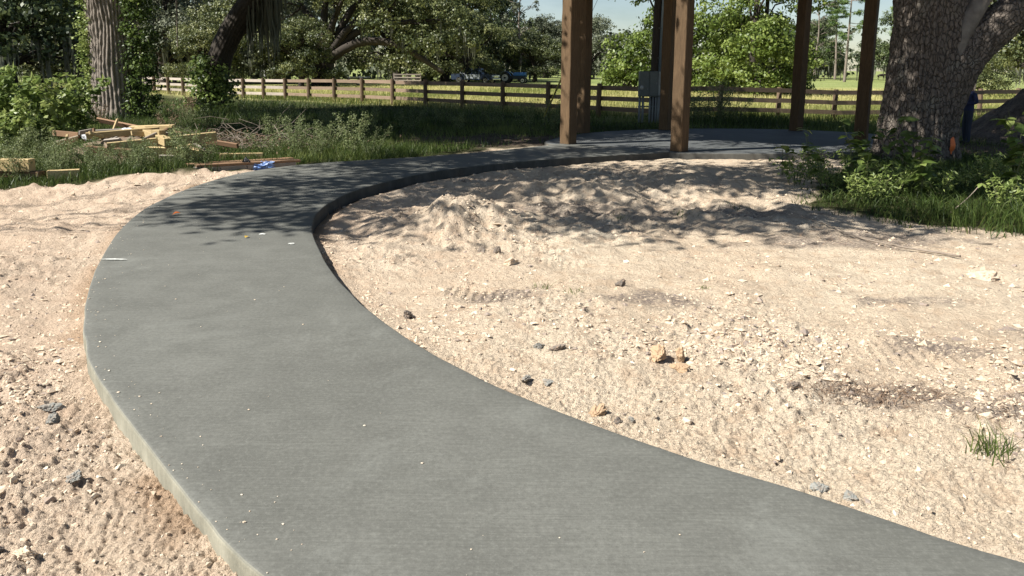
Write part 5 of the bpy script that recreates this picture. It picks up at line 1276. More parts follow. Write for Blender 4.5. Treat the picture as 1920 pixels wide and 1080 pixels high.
# brush: tangle of dry twigs and curled leaves right of the heap
g = np.random.default_rng(860); bm_ = MB()
for k in range(260):
    x = g.normal(-6.3, .9); y = g.normal(17.4, .9); z = gz(-6.3, 17.4) + abs(g.normal(.12, .14)); a = g.uniform(0, 6.283); L = g.uniform(.2, .9)
    d = np.array([math.cos(a), math.sin(a), g.normal() * .3]); p = np.array([x, y, z])
    bm_.tube([p, p + d * L * .5 + g.normal(size=3) * .05, p + d * L], [.008, .006, .003], 4)
o = bm_.build('brush_tangle', M_TWIG, None); tag(o, 'tangle of dry grey twigs right of the lumber heap', 'brush', kind='stuff')
mb = MB(); n = 1500; P = np.c_[g.normal(-6.6, 1.3, n), g.normal(17.2, .9, n), np.abs(g.normal(0, .13, n)) - .08]
cards(mb, P, unit(g.normal(size=(n, 3)) + np.array([0, 0, .7])), .07 * g.uniform(.5, 1.3, n), .04, g, g.random(n), .2)
o = mb.build('dead_leaf_litter', M_DEAD, None, attr=True); tag(o, 'curled brown leaves littering the ground behind the lumber', 'leaf litter', kind='stuff')

g = np.random.default_rng(866)
for k in range(34):
    x = g.normal(-7.7, .8); y = g.normal(15.2, .6); z = .10 + g.uniform(0, .32); a = g.uniform(0, 6.283); L = g.uniform(.15, .6)
    plank((x, y, z), (x + math.cos(a) * L, y + math.sin(a) * L, z + g.normal() * .08), g.uniform(.05, .14), .04, [M_YEL, M_GRY, M_BRN, M_GRY, M_YEL][k % 5], 'short broken offcut mixed into the lumber heap', g.uniform(0, 1.5), 'small offcuts in the heap').name = 'offcut'
# crumpled blue bag and black cap of plastic beside the walk
def crumple(name, label, cat, c, r, mat_, seed, nth=28, nph=16, amp=.35):
    g = np.random.default_rng(seed); mb = MB(); th = np.linspace(0, 2 * np.pi, nth, endpoint=False); rows = []
    for f in np.linspace(.02, .98, nph):
        ph = f * np.pi; d = np.c_[np.sin(ph) * np.cos(th), np.sin(ph) * np.sin(th), np.full(nth, np.cos(ph))]
        k = 1 + amp * (np.abs(fbm(d[:, 0] * 2 + d[:, 2] * 3 + seed, d[:, 1] * 2 - d[:, 2] * 2, 1.6, 3, seed)) * 2 - .4)
        rows.append(d * np.array(r) * k[:, None])
    V = np.array(rows).reshape(-1, 3); id_ = np.arange(nth * nph).reshape(nph, nth)
    q = np.stack([id_[:-1], id_[1:], np.roll(id_[1:], -1, 1), np.roll(id_[:-1], -1, 1)], -1).reshape(-1, 4)
    V = np.concatenate([V, [V[:nth].mean(0), V[-nth:].mean(0)]]); j = np.arange(nth); j1 = (j + 1) % nth; m0 = nth * nph
    t = np.concatenate([np.stack([np.full(nth, m0), j, j1], -1), np.stack([np.full(nth, m0 + 1), (nph - 1) * nth + j1, (nph - 1) * nth + j], -1)])
    mb.add(V, q, t); o = mb.build(name, mat_, None, smooth=False); o.location = c; tag(o, label, cat); return o
crumple('plastic_bag', 'crumpled blue plastic bag lying beside the lumber stack', 'bag', (-4.63, 13.52, gz(-4.63, 13.52) + .05), (.17, .10, .07), simple('blue plastic', (.06, .13, .33), (.16, .24, .42), 10, .35, 0, .3, .01, .5), 871, amp=.8)
crumple('plastic_bag', 'crumpled black bag beside the blue plastic bag', 'bag', (-4.86, 13.42, gz(-4.86, 13.42) + .08), (.07, .06, .11), simple('black plastic', (.012, .012, .014), (.02, .02, .022), 10, .4, 0, .3), 872)
for i, (x, y, z, lab) in enumerate([(-7.9, 15.2, .42, 'white paper scrap beside the square yellow post'), (-6.25, 15.25, .32, 'white plastic strip standing behind the long yellow board'), (-8.75, 15.2, .3, 'white torn wrapper in the left of the heap')]):
    o = crumple('paper_scrap', lab, 'scrap', (x, y, z), (.10, .05, .06), simple('white scrap', (.72, .74, .76), (.6, .62, .64), 10, .6, 0, .2), 880 + i, 16, 10, .8); o['group'] = 'white scraps in the heap'

# ------------------------------------------------------------------ dirt mound at the right
def lump(name, cx, cy, rx, ry, h, z0, mat_, seed, label, cat, nr=60, nt=150):
    th = np.linspace(0, 2 * np.pi, nt, endpoint=False); rows = []
    for r_ in np.linspace(1, .01, nr):
        x = np.cos(th) * rx * r_; y = np.sin(th) * ry * r_
        z = h * (np.cos(np.pi * r_) * .5 + .5) ** .8 * (1 + .3 * fbm(x + seed, y, .7, 3, seed)) + (1 - r_) ** .3 * (.30 * np.abs(fbm(x, y, 1.6, 4, seed + 1)) + .16 * fbm(x, y, 5, 3, seed + 2))
        rows.append(np.c_[x, y, z - .1 * (r_ > .97)])
    V = np.array(rows).reshape(-1, 3); id_ = np.arange(len(V)).reshape(nr, nt); mb = MB()
    mb.add(V, np.stack([id_[:-1], np.roll(id_[:-1], -1, 1), np.roll(id_[1:], -1, 1), id_[1:]], -1).reshape(-1, 4))
    o = mb.build(name, mat_, None, smooth=True, attr=True); o.location = (cx, cy, z0); tag(o, label, cat); return o
M_DIRT = clodmat('grey brown dirt', [(0, (.13, .098, .072)), (1, (.22, .17, .13))])
M_DIRT, _nt, _b = nmat('loose brown dirt'); _P = pos(_nt)
_c = mixc(_nt, ramp(_nt, noise(_nt, _P, 2.2, 6, .7), [(.35, 0.0), (.65, 1.0)]), (.10, .075, .055), (.235, .18, .135))
_c = mixc(_nt, ramp(_nt, noise(_nt, _P, 11, 5, .7), [(.36, .8), (.5, 0.0)]), _c, (.05, .038, .028))
_nt.links.new(_c, _b.inputs['Base Color']); _b.inputs['Roughness'].default_value = .95
bump(_nt, _b, noise(_nt, _P, 7, 6, .75), 1.0, .25)
lump('dirt_mound', 18.4, 21.6, 5.4, 4.4, 3.3, -.3, M_DIRT, 901, 'tall grey brown dirt mound at the right edge', 'mound')

# ------------------------------------------------------------------ single clods, stones and litter on the sand
def rock(name, x, y, r, mat_, seed, label, cat, group=None, sink=.36):
    r = tuple(q * .78 for q in r)
    g = np.random.default_rng(seed); me_ = bpy.data.meshes.new(name)
    V = ico.copy(); Fc = [tuple(f) for f in icof]
    cache = {}; VV = [tuple(v) for v in V]
    def mid(a, b):
        k = (min(a, b), max(a, b))
        if k not in cache:
            m = np.array(VV[a]) + np.array(VV[b]); VV.append(tuple(m / np.linalg.norm(m))); cache[k] = len(VV) - 1
        return cache[k]
    for _ in range(3):
        nf = []
        for a, b, c in Fc:
            ab, bc, ca2 = mid(a, b), mid(b, c), mid(c, a); nf += [(a, ab, ca2), (b, bc, ab), (c, ca2, bc), (ab, bc, ca2)]
        Fc = nf
    V = np.array(VV)
    pn = unit(g.normal(size=(11, 3))); pd = g.uniform(.55, .95, 11)
    k = np.min(np.where(V @ pn.T > .05, pd / np.maximum(V @ pn.T, .05), 9), axis=1); k = np.minimum(k, 1.25)
    k = k * (1 + .30 * fbm(V[:, 0] * 2.3 + seed, V[:, 1] * 2.3 + V[:, 2] * 2.7, 1.6, 3, seed) + .05 * g.normal(size=len(V)))
    V = V * k[:, None] * np.array(r)
    mb = MB(); mb.add(V, None, Fc, .2 + .4 * g.random()); o = mb.build(name, mat_, None, attr=True); o.location = (x, y, gz(x, y) + r[2] * (1 - 2 * sink)); o.rotation_euler = (g.normal() * .2, g.normal() * .2, g.uniform(0, 6.28))
    tag(o, label, cat, group); return o
M_DK = clodmat('dark loam clod', [(0, (.10, .088, .076)), (1, (.20, .175, .15))])
M_OR = clodmat('orange clay', [(0, (.36, .25, .155)), (1, (.43, .31, .20))])
M_GC = clodmat('grey concrete crumb', [(0, (.17, .17, .155)), (1, (.30, .30, .27))])
GC = 'single clods on the sand'
rock('dirt_clod', -.80, 5.48, (.055, .05, .045), M_DK, 1, 'dark round clod alone near the inner edge of the walk', 'clod', GC)
rock('clay_lump', .93, 4.42, (.075, .06, .075), M_OR, 2, 'upright orange clay lump in the middle of the sand', 'clod', GC, .15)
rock('clay_lump', 1.07, 4.43, (.045, .04, .07), M_OR, 3, 'narrow orange clay lump beside the upright one', 'clod', GC, .15)
rock('clay_lump', 1.03, 4.30, (.07, .06, .03), M_OR, 4, 'flat orange clay lump in front of the upright one', 'clod', GC)
rock('clay_lump', .46, 3.70, (.065, .05, .04), M_OR, 5, 'orange clay lump lying near the walk edge', 'clod', GC)
rock('dirt_clod', .56, 3.60, (.045, .04, .03), M_DK, 6, 'dark clod just below the orange lump near the walk', 'clod', GC)
rock('dirt_clod', .63, 3.62, (.022, .02, .02), M_GC, 7, 'small grey stone right of the clods near the walk', 'clod', GC)
rock('dirt_clod', .18, 4.72, (.05, .07, .03), M_GC, 8, 'long grey crumb left of the orange clay lump', 'clod', GC)
rock('dirt_clod', .30, 4.62, (.06, .05, .03), M_DK, 9, 'dark broken clod left of the orange clay lump', 'clod', GC)
rock('dirt_clod', .10, 4.16, (.07, .04, .025), M_GC, 10, 'grey flat crumb close to the curve of the walk', 'clod', GC)
rock('dirt_clod', .22, 4.10, (.045, .04, .022), M_GC, 11, 'second grey crumb close to the curve of the walk', 'clod', GC)
rock('dirt_clod', -.32, 7.46, (.07, .06, .05), M_DK, 12, 'dark clod in front of the sand heap', 'clod', GC)
rock('dirt_clod', -.15, 7.40, (.05, .05, .06), M_DK, 13, 'pointed dark clod in front of the sand heap', 'clod', GC)
rock('dirt_clod', -.02, 6.85, (.10, .08, .06), M_CLOD, 14, 'grey brown clod cluster behind the small green tuft', 'clod', GC)
rock('dirt_clod', .95, 6.2, (.055, .05, .05), M_DK, 15, 'dark clod left of the tyre track start', 'clod', GC)
rock('dirt_clod', 4.35, 6.55, (.16, .12, .07), M_CLOD, 16, 'large cracked sand clod at the right edge', 'clod', GC)
rock('dirt_clod', -3.1, 4.05, (.07, .06, .05), M_DK, 17, 'dark clod left of the walk at mid height', 'clod', GC)
rock('dirt_clod', -2.52, 3.78, (.08, .05, .035), M_GC, 18, 'broken grey concrete lump against the left walk edge', 'clod', GC)
rock('dirt_clod', -2.40, 3.62, (.05, .04, .04), M_GC, 19, 'smaller grey concrete lump against the left walk edge', 'clod', GC)
rock('dirt_clod', -1.98, 3.10, (.05, .04, .03), M_GC, 20, 'grey concrete crumb low against the left walk edge', 'clod', GC)
rock('dirt_clod', -1.88, 2.60, (.06, .04, .03), M_CLOD, 21, 'split pale sand clod at the lower left', 'clod', GC)
rock('dirt_clod', -2.02, 2.62, (.035, .035, .03), M_DK, 22, 'dark clod beside the split pale clod', 'clod', GC)
rock('dirt_clod', 1.62, 4.0, (.05, .045, .04), M_DK, 23, 'small dark clod above the dry grass patch', 'clod', GC)
rock('dirt_clod', 1.33, 2.92, (.05, .035, .025), M_GC, 24, 'grey crumb against the lower right walk edge', 'clod', GC)
rock('dirt_clod', 1.43, 2.86, (.04, .03, .022), M_GC, 25, 'second grey crumb against the lower right walk edge', 'clod', GC)
# matted dry grass on the sand
g = np.random.default_rng(930); mb = MB(); n = 600
x = np.concatenate([g.normal(2.05, .27, n), g.normal(2.8, .3, 300), g.normal(3.7, .8, 500)]); y = np.concatenate([g.normal(3.95, .10, n), g.normal(3.6, .12, 300), g.normal(8.0, .3, 500)])
n = len(x); a = g.uniform(0, 6.283, n); L = g.uniform(.03, .10, n); z = ground_z(x, y) + g.uniform(.002, .03, n)
d = np.c_[np.cos(a), np.sin(a), g.normal(0, .25, n)] * L[:, None]; P = np.c_[x, y, z]; sd_ = np.c_[-np.sin(a), np.cos(a), 0 * a] * .0022
V = np.stack([P - sd_, P + sd_, P + d], 1).reshape(-1, 3); mb.add(V, None, np.arange(3 * n).reshape(n, 3), np.repeat(g.random(n), 3))
tag(mb.build('dry_grass_mat', M_DEAD, None, attr=True), 'matted dry grass stalks lying on the right sand', 'dry grass', kind='stuff')
# long fallen branch across the right sand
bp_ = [(3.74, 9.35), (3.78, 8.75), (3.9, 8.2), (4.15, 7.75), (4.35, 7.5), (4.49, 7.2)]
P = np.array([(x, y, gz(x, y) + .03) for x, y in bp_]); m_ = MB(); m_.tube(catmull(P, 24), np.linspace(.006, .013, 24), 6)
br = m_.build('fallen_branch', M_TWIG, None); tag(br, 'long thin fallen branch lying across the right sand', 'branch')
for k in (1, 2, 3):
    m_ = MB(); m_.tube([P[k], P[k] + np.array([-.2, .12, .05]), P[k] + np.array([-.4, .1 + .1 * k, .03])], [.006, .004, .002], 5); m_.build('twig', M_TWIG, br)
# leaf and scraps on the walk
def small_leaf(x, y, s_, col, label, rz=0.0, name='fallen_leaf'):
    mb = MB(); s1 = np.linspace(0, 1, 6); wv = np.sin(np.pi * s1 ** .8) * .4
    V = np.concatenate([np.c_[s1, wv, .25 * wv + .12 * np.sin(s1 * 3)], np.c_[s1, 0 * s1, .12 * np.sin(s1 * 3)], np.c_[s1, -wv, .25 * wv + .12 * np.sin(s1 * 3)]]) * s_
    q = [(6 + i, 7 + i, i + 1, i) for i in range(5)] + [(12 + i, 13 + i, 7 + i, 6 + i) for i in range(5)]
    mb.add(V, q); o = mb.build(name, simple('leaf ' + label[:12], col, tuple(c * .6 for c in col), 40, .6, 0, .2), None, smooth=True)
    o.location = (x, y, .006); o.rotation_euler = (.1, -.15, rz); tag(o, label, 'leaf'); return o
small_leaf(-4.03, 8.61, .095, (.55, .13, .02), 'bright orange curled leaf on the walk near the bend', .4)
small_leaf(-2.75, 7.45, .05, (.45, .30, .05), 'small yellow leaf on the walk below the dapple', 1.4)
for i, (x, y, r_, lab) in enumerate([(-2.2, 7.2, (.03, .013, .008), 'white slurry fleck at the inner edge of the walk'), (-3.63, 6.55, (.11, .011, .006), 'long white slurry streak at the left edge of the walk'), (-2.63, 7.62, (.03, .012, .008), 'tiny white fleck beside the yellow leaf')]):
    o = crumple('slurry_fleck', lab, 'fleck', (x, y, .006), r_, simple('white slurry', (.62, .62, .58), (.5, .5, .46), 30, .8, 0, .2), 950 + i, 14, 8, .5)
    o['group'] = 'white flecks on the walk'
# orange ribbon on the oak
rb = MB(); zs = np.linspace(.40, .05, 14); wv = np.interp(np.linspace(0, 1, 14), [0, .12, .25, .75, .85, 1], [.01, .04, .045, .05, .02, .012])
yy_ = .012 * np.sin(np.linspace(0, 9, 14)); V = np.concatenate([np.c_[-wv, yy_, zs], np.c_[wv, yy_ + .012 * np.cos(np.linspace(0, 7, 14)), zs]])
rb.add(V, [(i, i + 1, 14 + i + 1, 14 + i) for i in range(13)])
o = rb.build('ribbon', simple('orange flagging', (.75, .19, .05), (.6, .14, .04), 18, .5, 0, .1), None, smooth=True); o.location = (8.80, 14.75, .06); so = o.modifiers.new('s', 'SOLIDIFY'); so.thickness = .003
tag(o, 'orange flagging ribbon hanging in front of the right oak', 'ribbon')

# ------------------------------------------------------------------ people and animals (one skinned mesh each)
def skinned(name, verts, edges, radii, root_i, mat_, parent=None, sub=2):
    me_ = bpy.data.meshes.new(name); me_.from_pydata(verts, edges, []); me_.update()
    o = bpy.data.objects.new(name, me_); link(o, parent)
    sk = o.modifiers.new('skin', 'SKIN'); lay = me_.skin_vertices[0].data
    for i, r_ in enumerate(radii): lay[i].radius = (r_, r_) if not hasattr(r_, '__len__') else r_; lay[i].use_root = (i == root_i)
    sk.use_smooth_shade = True; sk.branch_smoothing = .6
    o.modifiers.new('sub', 'SUBSURF').levels = sub; o.modifiers['sub'].render_levels = sub
    me_.materials.append(mat_); return o
def person_mat(name, shirt, legs, skin=(.30, .17, .11), waist=.95, neck=1.48, sleeve=None):
    m, nt, b = nmat(name); v = objc(nt); sx = N(nt, 'ShaderNodeSeparateXYZ'); nt.links.new(v, sx.inputs[0])
    f1 = math_(nt, 'GREATER_THAN', sx.outputs['Z'], waist); f2 = math_(nt, 'GREATER_THAN', sx.outputs['Z'], neck); f0 = math_(nt, 'LESS_THAN', sx.outputs['Z'], .1)
    col = mixc(nt, f1, legs, shirt); col = mixc(nt, f2, col, skin); col = mixc(nt, f0, col, (.03, .025, .02))
    col = mixc(nt, math_(nt, 'MULTIPLY', noise(nt, v, 9, 4), .35), col, (.01, .01, .015))
    nt.links.new(col, b.inputs['Base Color']); b.inputs['Roughness'].default_value = .8; bump(nt, b, noise(nt, v, 14, 4, .6), .4, .02); return m
def person(name, label, loc, rz, shirt, legs, cap, pose=0):
    root = empty(name, loc, rz, label=label, cat='person')
    v = [(0, 0, .95), (0, .0, 1.12), (0, .01, 1.32), (0, .0, 1.47), (0, -.01, 1.55), (0, -.02, 1.64), (0, -.015, 1.72)]; r_ = [(.16, .12), (.15, .11), (.175, .115), (.08, .075), (.058, .058), (.085, .10), (.065, .08)]
    e = [(0, 1), (1, 2), (2, 3), (3, 4), (4, 5), (5, 6)]
    for s_ in (-1, 1):
        b = len(v)
        v += [(.10 * s_, 0, .88), (.11 * s_, -.02, .5), (.11 * s_, .02, .1), (.12 * s_, -.12, .045)]; r_ += [.095, .068, .045, .04]; e += [(0, b), (b, b + 1), (b + 1, b + 2), (b + 2, b + 3)]
        b = len(v)
        # arms bent forward, hands together at the chest
        v += [(.19 * s_, .01, 1.41), (.27 * s_, .06, 1.16), (.17 * s_, -.20, 1.14), (.10 * s_, -.28, 1.17), (.07 * s_, -.33, 1.18)]; r_ += [.062, .048, .036, .032, .030]; e += [(2, b), (b, b + 1), (b + 1, b + 2), (b + 2, b + 3), (b + 3, b + 4)]
        for k in range(4):
            f = len(v); x0 = .07 * s_ - .006 * s_ * k
            v += [(x0, -.37 - .004 * (k in (1, 2)), 1.215 - .022 * k), (x0 - .025 * s_, -.40, 1.205 - .022 * k)]; r_ += [.009, .008]; e += [(b + 4, f), (f, f + 1)]
        f = len(v); v += [(.055 * s_, -.32, 1.225), (.04 * s_, -.35, 1.25)]; r_ += [.010, .009]; e += [(b + 3, f), (f, f + 1)]
    skinned('body', v, e, r_, 0, person_mat('clothes ' + name + label[:10], shirt, legs), root)
    mb = MB(); th = np.linspace(0, 6.2832, 20, endpoint=False)
    mb.tube([(0, -.015, 1.70), (0, -.015, 1.75), (0, -.01, 1.79), (0, -.01, 1.805)], [.105, .102, .07, .01], 20)
    capo = mb.build('cap', simple('cap ' + label[:8], cap, None, 20, .8), root, smooth=True)
    mb = MB(); mb.add([(-.08, -.10, 1.705), (.08, -.10, 1.705), (.05, -.20, 1.69), (-.05, -.20, 1.69), (-.08, -.10, 1.712), (.08, -.10, 1.712), (.05, -.20, 1.697), (-.05, -.20, 1.697)], [(0, 3, 2, 1), (4, 5, 6, 7), (0, 1, 5, 4), (1, 2, 6, 5), (2, 3, 7, 6), (3, 0, 4, 7)]); mb.build('brim', simple('brim ' + label[:8], cap, None, 20, .8), capo)
    mb = MB()   # face: nose, ears
    for s_ in (-1, 1): mb.tube([(.083 * s_, 0, 1.66), (.09 * s_, .005, 1.63), (.083 * s_, 0, 1.60)], [.008, .014, .007], 6)
    mb.tube([(0, -.105, 1.665), (0, -.13, 1.63), (0, -.112, 1.615)], [.008, .014, .01], 6)
    mb.build('face_features', simple('skin ' + label[:8], (.30, .17, .11), None, 20, .6), root, smooth=True)
    return root
px_, py_ = 12.58, 20.5
person('person', 'person in dark blue shirt standing behind the right oak trunk', (px_, py_, gz(px_, py_) - .02), R(-95), (.012, .02, .075), (.02, .03, .055), (.03, .05, .05))
fz = lambda x, y: float(base_z(np.array([x]), np.array([y]))[0])
person('person', 'person in pale shirt at the tail of the pickup truck', (-6.25, 91.5, fz(-6.25, 91.5)), R(60), (.45, .48, .50), (.03, .04, .07), (.55, .2, .06))
M_COW = simple('black cowhide', (.018, .014, .012), (.035, .022, .018), 5, .7)
def cow(label, x, y, rz):
    root = empty('cow', (x, y, fz(x, y)), rz, label=label, cat='cow', group='cattle far across the pasture')
    v = [(-.75, 0, 1.12), (-.35, 0, 1.05), (.2, 0, 1.02), (.6, 0, 1.08), (.95, 0, 1.18), (1.22, 0, 1.2), (1.48, 0, 1.05), (1.58, 0, .98)]; r_ = [(.22, .25), (.29, .33), (.31, .36), (.26, .33), (.15, .2), (.12, .14), (.085, .09), (.06, .06)]
    e = [(i, i + 1) for i in range(7)]
    for s_ in (-1, 1):
        b = len(v); v += [(-.72, .17 * s_, .75), (-.60, .17 * s_, .62), (-.72, .17 * s_, .36), (-.70, .17 * s_, .03)]; r_ += [.12, .085, .05, .055]; e += [(0, b), (b, b + 1), (b + 1, b + 2), (b + 2, b + 3)]
        b = len(v); v += [(.6, .16 * s_, .68), (.62, .16 * s_, .38), (.60, .16 * s_, .03)]; r_ += [.11, .055, .05]; e += [(3, b), (b, b + 1), (b + 1, b + 2)]
        b = len(v); v += [(1.2, .2 * s_, 1.27)]; r_ += [.04]; e += [(5, b)]
    b = len(v); v += [(-.93, 0, 1.05), (-.97, 0, .6)]; r_ += [.03, .03]; e += [(0, b), (b, b + 1)]
    skinned('body', v, e, r_, 2, M_COW, root, 1)
cow('black cow walking right, seen between right post and oak', 84.6, 172, .1)
cow('black cow far off left of the pale trunked tree', 65.0, 190, 3.0)
cow('dark cow partly hidden by the back right post', 74.9, 190, 2.9)

# ------------------------------------------------------------------ vehicles across the meadow
M_NAVY = simple('navy car paint', (.035, .05, .085), (.03, .045, .075), 3, .25, .3, 0, .001, .6)
M_SILV = simple('silver metal and door reflection', (.42, .45, .48), (.38, .41, .44), 3, .25, .4, 0, .001, .6)
M_GLASS = simple('dark car glass', (.02, .03, .035), (.015, .02, .025), 3, .06, 0, 0, .001, .8)
M_TYRE = simple('tyre rubber', (.02, .02, .02), (.03, .028, .026), 20, .85)
M_CHR = simple('chrome', (.6, .6, .6), (.5, .5, .5), 5, .2, .9, 0)
def wheel(parent, x, y, r_, w_, rimmat, name='wheel'):
    mb = MB(); mb.tube([(0, -w_ / 2, 0), (0, -w_ / 2 * .8, 0), (0, w_ / 2 * .8, 0), (0, w_ / 2, 0)], [r_ * .9, r_, r_, r_ * .9], 22)
    o = mb.build(name, M_TYRE, parent); o.location = (x, y, r_)
    mb = MB(); mb.tube([(0, -w_ / 2 - .012, 0), (0, w_ / 2 + .012, 0)], r_ * .62, 18); mb.build('rim', rimmat, o)
    mb = MB(); mb.tube([(0, -w_ / 2 - .03, 0), (0, w_ / 2 + .03, 0)], r_ * .2, 10); mb.build('hub', M_TYRE, o); return o
truck = empty('pickup_truck', (-4.5, 90, fz(-4.5, 90)), R(-28), label='dark blue crew cab pickup parked beyond the fence', cat='pickup truck')
mb = MB(); mb.profile([(-2.85, .55), (-2.85, 1.12), (-.95, 1.14), (2.1, 1.12), (2.75, 1.02), (2.85, .85), (2.85, .48), (-2.7, .45)], 1.9); mb.build('body', M_NAVY, truck)
mb = MB(); mb.profile([(-.95, 1.12), (-.80, 1.78), (.55, 1.82), (1.35, 1.14)], 1.62); mb.build('cab', M_NAVY, truck)
for s_ in (-1, 1):
    mb = MB(); mb.profile([(-.75, 1.2), (-.66, 1.68), (-.08, 1.70), (-.08, 1.2)], .03, None, (0, .815 * s_, 0)); mb.build('rear_window', M_GLASS, truck)
    mb = MB(); mb.profile([(.02, 1.2), (.02, 1.70), (.5, 1.70), (1.1, 1.2)], .03, None, (0, .815 * s_, 0)); mb.build('front_window', M_GLASS, truck)
    mb = MB(); mb.profile([(-.92, .6), (-.92, 1.1), (1.2, 1.1), (1.2, .6)], .03, None, (0, .955 * s_, 0)); d = mb.build('door', M_SILV, truck)  # silver panel stands in for the pale reflection on the navy side
    mb = MB(); mb.bbox((.2, .985 * s_, .98), (.2, .02, .04), .005); mb.build('handle', M_CHR, d)
    mb = MB(); mb.bbox((1.1, 1.05 * s_, 1.25), (.12, .2, .18), .02); mb.build('mirror', M_NAVY, truck)
    mb = MB(); mb.bbox((2.82, .72 * s_, .92), (.1, .36, .16), .02); mb.build('headlight', simple('headlight', (.75, .78, .8), None, 5, .1, 0, 0), truck)
    for x in (-1.75, 1.9): wheel(truck, x, .86 * s_, .39, .26, M_CHR)
mb = MB(); mb.add([(1.37, -.72, 1.17), (1.37, .72, 1.17), (.62, .68, 1.785), (.62, -.68, 1.785)], [(0, 1, 2, 3)]); mb.build('windscreen', M_GLASS, truck)
mb = MB(); mb.bbox((2.87, 0, .86), (.06, 1.0, .26), .02); mb.build('grille', M_CHR, truck)
mb = MB(); mb.bbox((2.9, 0, .55), (.16, 1.86, .18), .04); mb.build('bumper', M_CHR, truck)
mb = MB(); mb.box((-1.9, 0, 1.135), (1.8, 1.55, .02)); mb.build('bed_cover', M_TYRE, truck)

M_BLUE = simple('tractor blue', (.04, .16, .42), (.035, .14, .36), 4, .4, 0, 0, .001, .5)
M_CREAM = simple('tractor cream', (.62, .60, .52), None, 6, .5, 0, 0)
trc = empty('tractor', (-.05, 94, fz(-.05, 94)), R(-14), label='small blue farm tractor with cream rims beyond the fence', cat='tractor')
mb = MB(); mb.bbox((.95, 0, 1.12), (1.55, .56, .42), .06); mb.build('hood', M_BLUE, trc)
mb = MB(); mb.bbox((1.76, 0, 1.05), (.10, .60, .62), .03); mb.build('grille', simple('dark blue grille', (.02, .07, .14), None, 9, .6), trc)
mb = MB(); mb.bbox((.55, 0, .72), (2.2, .36, .42), .04); mb.build('engine', simple('engine dark', (.05, .06, .07), None, 9, .6), trc)
mb = MB(); mb.bbox((-.75, 0, 1.25), (.42, .46, .10), .03); st_ = mb.build('seat', M_TYRE, trc)
mb = MB(); mb.bbox((-.96, 0, 1.48), (.08, .44, .40), .03); mb.build('backrest', M_CREAM, st_)
mb = MB(); mb.tube([(.1, 0, 1.3), (-.15, 0, 1.62)], .025, 8); stw = mb.build('steering_column', M_TYRE, trc)
mb = MB(); th = np.linspace(0, 6.2832, 17); mb.tube(np.c_[-.15 + .09 * np.cos(th), .2 * np.sin(th), 1.62 + .12 * np.cos(th)], .016, 6, cap=False); mb.build('steering_wheel', M_TYRE, stw)
mb = MB(); mb.tube([(1.0, .2, 1.3), (1.0, .2, 2.0), (1.08, .2, 2.1)], .035, 8); mb.build('exhaust', M_CHR, trc)
for s_ in (-1, 1):
    wheel(trc, -.75, .72 * s_, .68, .36, M_CREAM, 'rear_wheel'); wheel(trc, 1.45, .62 * s_, .36, .20, M_CREAM, 'front_wheel')
    th = np.linspace(.35, 2.6, 12); mb = MB(); V = np.concatenate([np.c_[-.75 + .78 * np.cos(th), np.full(12, y_), .68 + .78 * np.sin(th)] for y_ in (.52 * s_, .92 * s_)]); mb.add(V, [(i, i + 1, 13 + i, 12 + i) for i in range(11)]); mb.build('fender', M_BLUE, trc)
utv = empty('utility_cart', (19.7, 125, fz(19.7, 125)), R(20), label='small dark utility cart with pale roof left of the meter cabinet', cat='cart')
mb = MB(); mb.bbox((0, 0, .75), (2.4, 1.3, .45), .08); mb.build('body', M_TYRE, utv)
mb = MB(); mb.bbox((-.1, 0, 1.95), (1.5, 1.3, .07), .03); mb.build('roof', simple('pale pink roof', (.55, .38, .32), None, 6, .6), utv)
for x in (-.8, .6):
    for s_ in (-1, 1): mb = MB(); mb.tube([(x, .58 * s_, .95), (x * .9, .56 * s_, 1.93)], .03, 6); mb.build('roof_post', M_TYRE, utv)
for x in (-.8, .85):
    for s_ in (-1, 1): wheel(utv, x, .6 * s_, .33, .24, M_CHR)
trl = empty('flat_trailer', (-19.2, 88.5, fz(-19.2, 88.5)), R(4), label='low dark flat trailer under the giant oak', cat='trailer')
mb = MB(); mb.bbox((0, 0, .75), (3.2, 1.6, .12), .02); mb.build('deck', M_TYRE, trl)
mb = MB(); mb.bbox((.1, -.81, .92), (2.4, .04, .16), .01); mb.build('side_rail', M_SILV, trl)
for s_ in (-1, 1): wheel(trl, 0, .85 * s_, .34, .2, M_CHR)
trl.location = (-17.6, 86, fz(-17.6, 86))
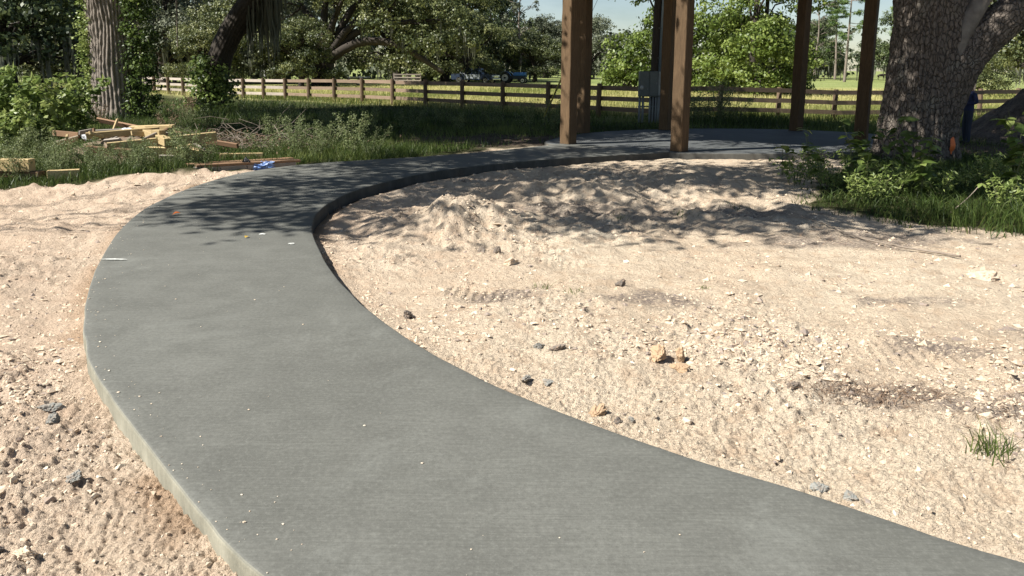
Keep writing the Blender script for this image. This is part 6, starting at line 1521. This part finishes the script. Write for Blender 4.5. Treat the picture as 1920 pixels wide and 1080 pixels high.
# shed
M_WHITE = simple('white boards', (.78, .76, .70), (.68, .66, .60), 6, .7)
sh = empty('shed', (-36.0, 110, fz(-36, 110)), R(-12), label='tiny white gabled shed under the mossy trees', cat='shed')
mb = MB(); mb.profile([(-.75, 0), (-.75, 1.75), (0, 2.35), (.75, 1.75), (.75, 0)], 2.2); mb.build('wall', M_WHITE, sh)
for s_ in (-1, 1):
    mb = MB(); mb.add([(.03 * s_, -1.2, 2.40), (.90 * s_, -1.2, 1.68), (.90 * s_, 1.2, 1.68), (.03 * s_, 1.2, 2.40), (.03 * s_, -1.2, 2.45), (.90 * s_, -1.2, 1.73), (.90 * s_, 1.2, 1.73), (.03 * s_, 1.2, 2.45)], [(0, 1, 2, 3), (4, 7, 6, 5), (0, 4, 5, 1), (1, 5, 6, 2), (2, 6, 7, 3), (3, 7, 4, 0)]); mb.build('roof', M_SILV, sh)
mb = MB(); mb.bbox((0, -1.115, .85), (.6, .03, 1.6), .005); mb.build('door', simple('grey door', (.5, .5, .47), None, 6, .7), sh)
sh.location.z += .55
# pale cattle panel and far pasture fence
cp = empty('cattle_panel', (-14.3, 90, fz(-14.3, 90)), 0, label='pale weathered rail panel before the trees left of the pickup', cat='panel')
for h in (.45, .8, 1.15):
    mb = MB(); mb.box((1.6, 0, h), (3.2, .05, .15)); mb.build('rail', M_FENCEL, cp)
for x in (0, 1.6, 3.2):
    mb = MB(); mb.box((x, .06, .62), (.14, .07, 1.3)); mb.build('post', M_FENCEL, cp)
wf = empty('wire_fence', (20, 140, fz(20, 140)), 0, label='far thin post and wire fence across the pasture', cat='fence')
for k in range(34):
    mb = MB() if k == 0 else None
    if k == 0: mb.tube([(0, 0, -.2), (0, 0, 1.25)], [.075, .065], 6); po = mb.build('post', M_BARKD, wf, attr=True)
    else: o = po.copy(); COL.objects.link(o); o.parent = wf; o.location = (-20 + k * 3.4, k * .4, 0)
po.location = (-20, 0, 0)
for h in (.4, .75, 1.1):
    mb = MB(); mb.tube([(-20, 0, h), (92.2, 13.2, h)], .012, 4); mb.build('wire', M_BARKD, wf, attr=True)
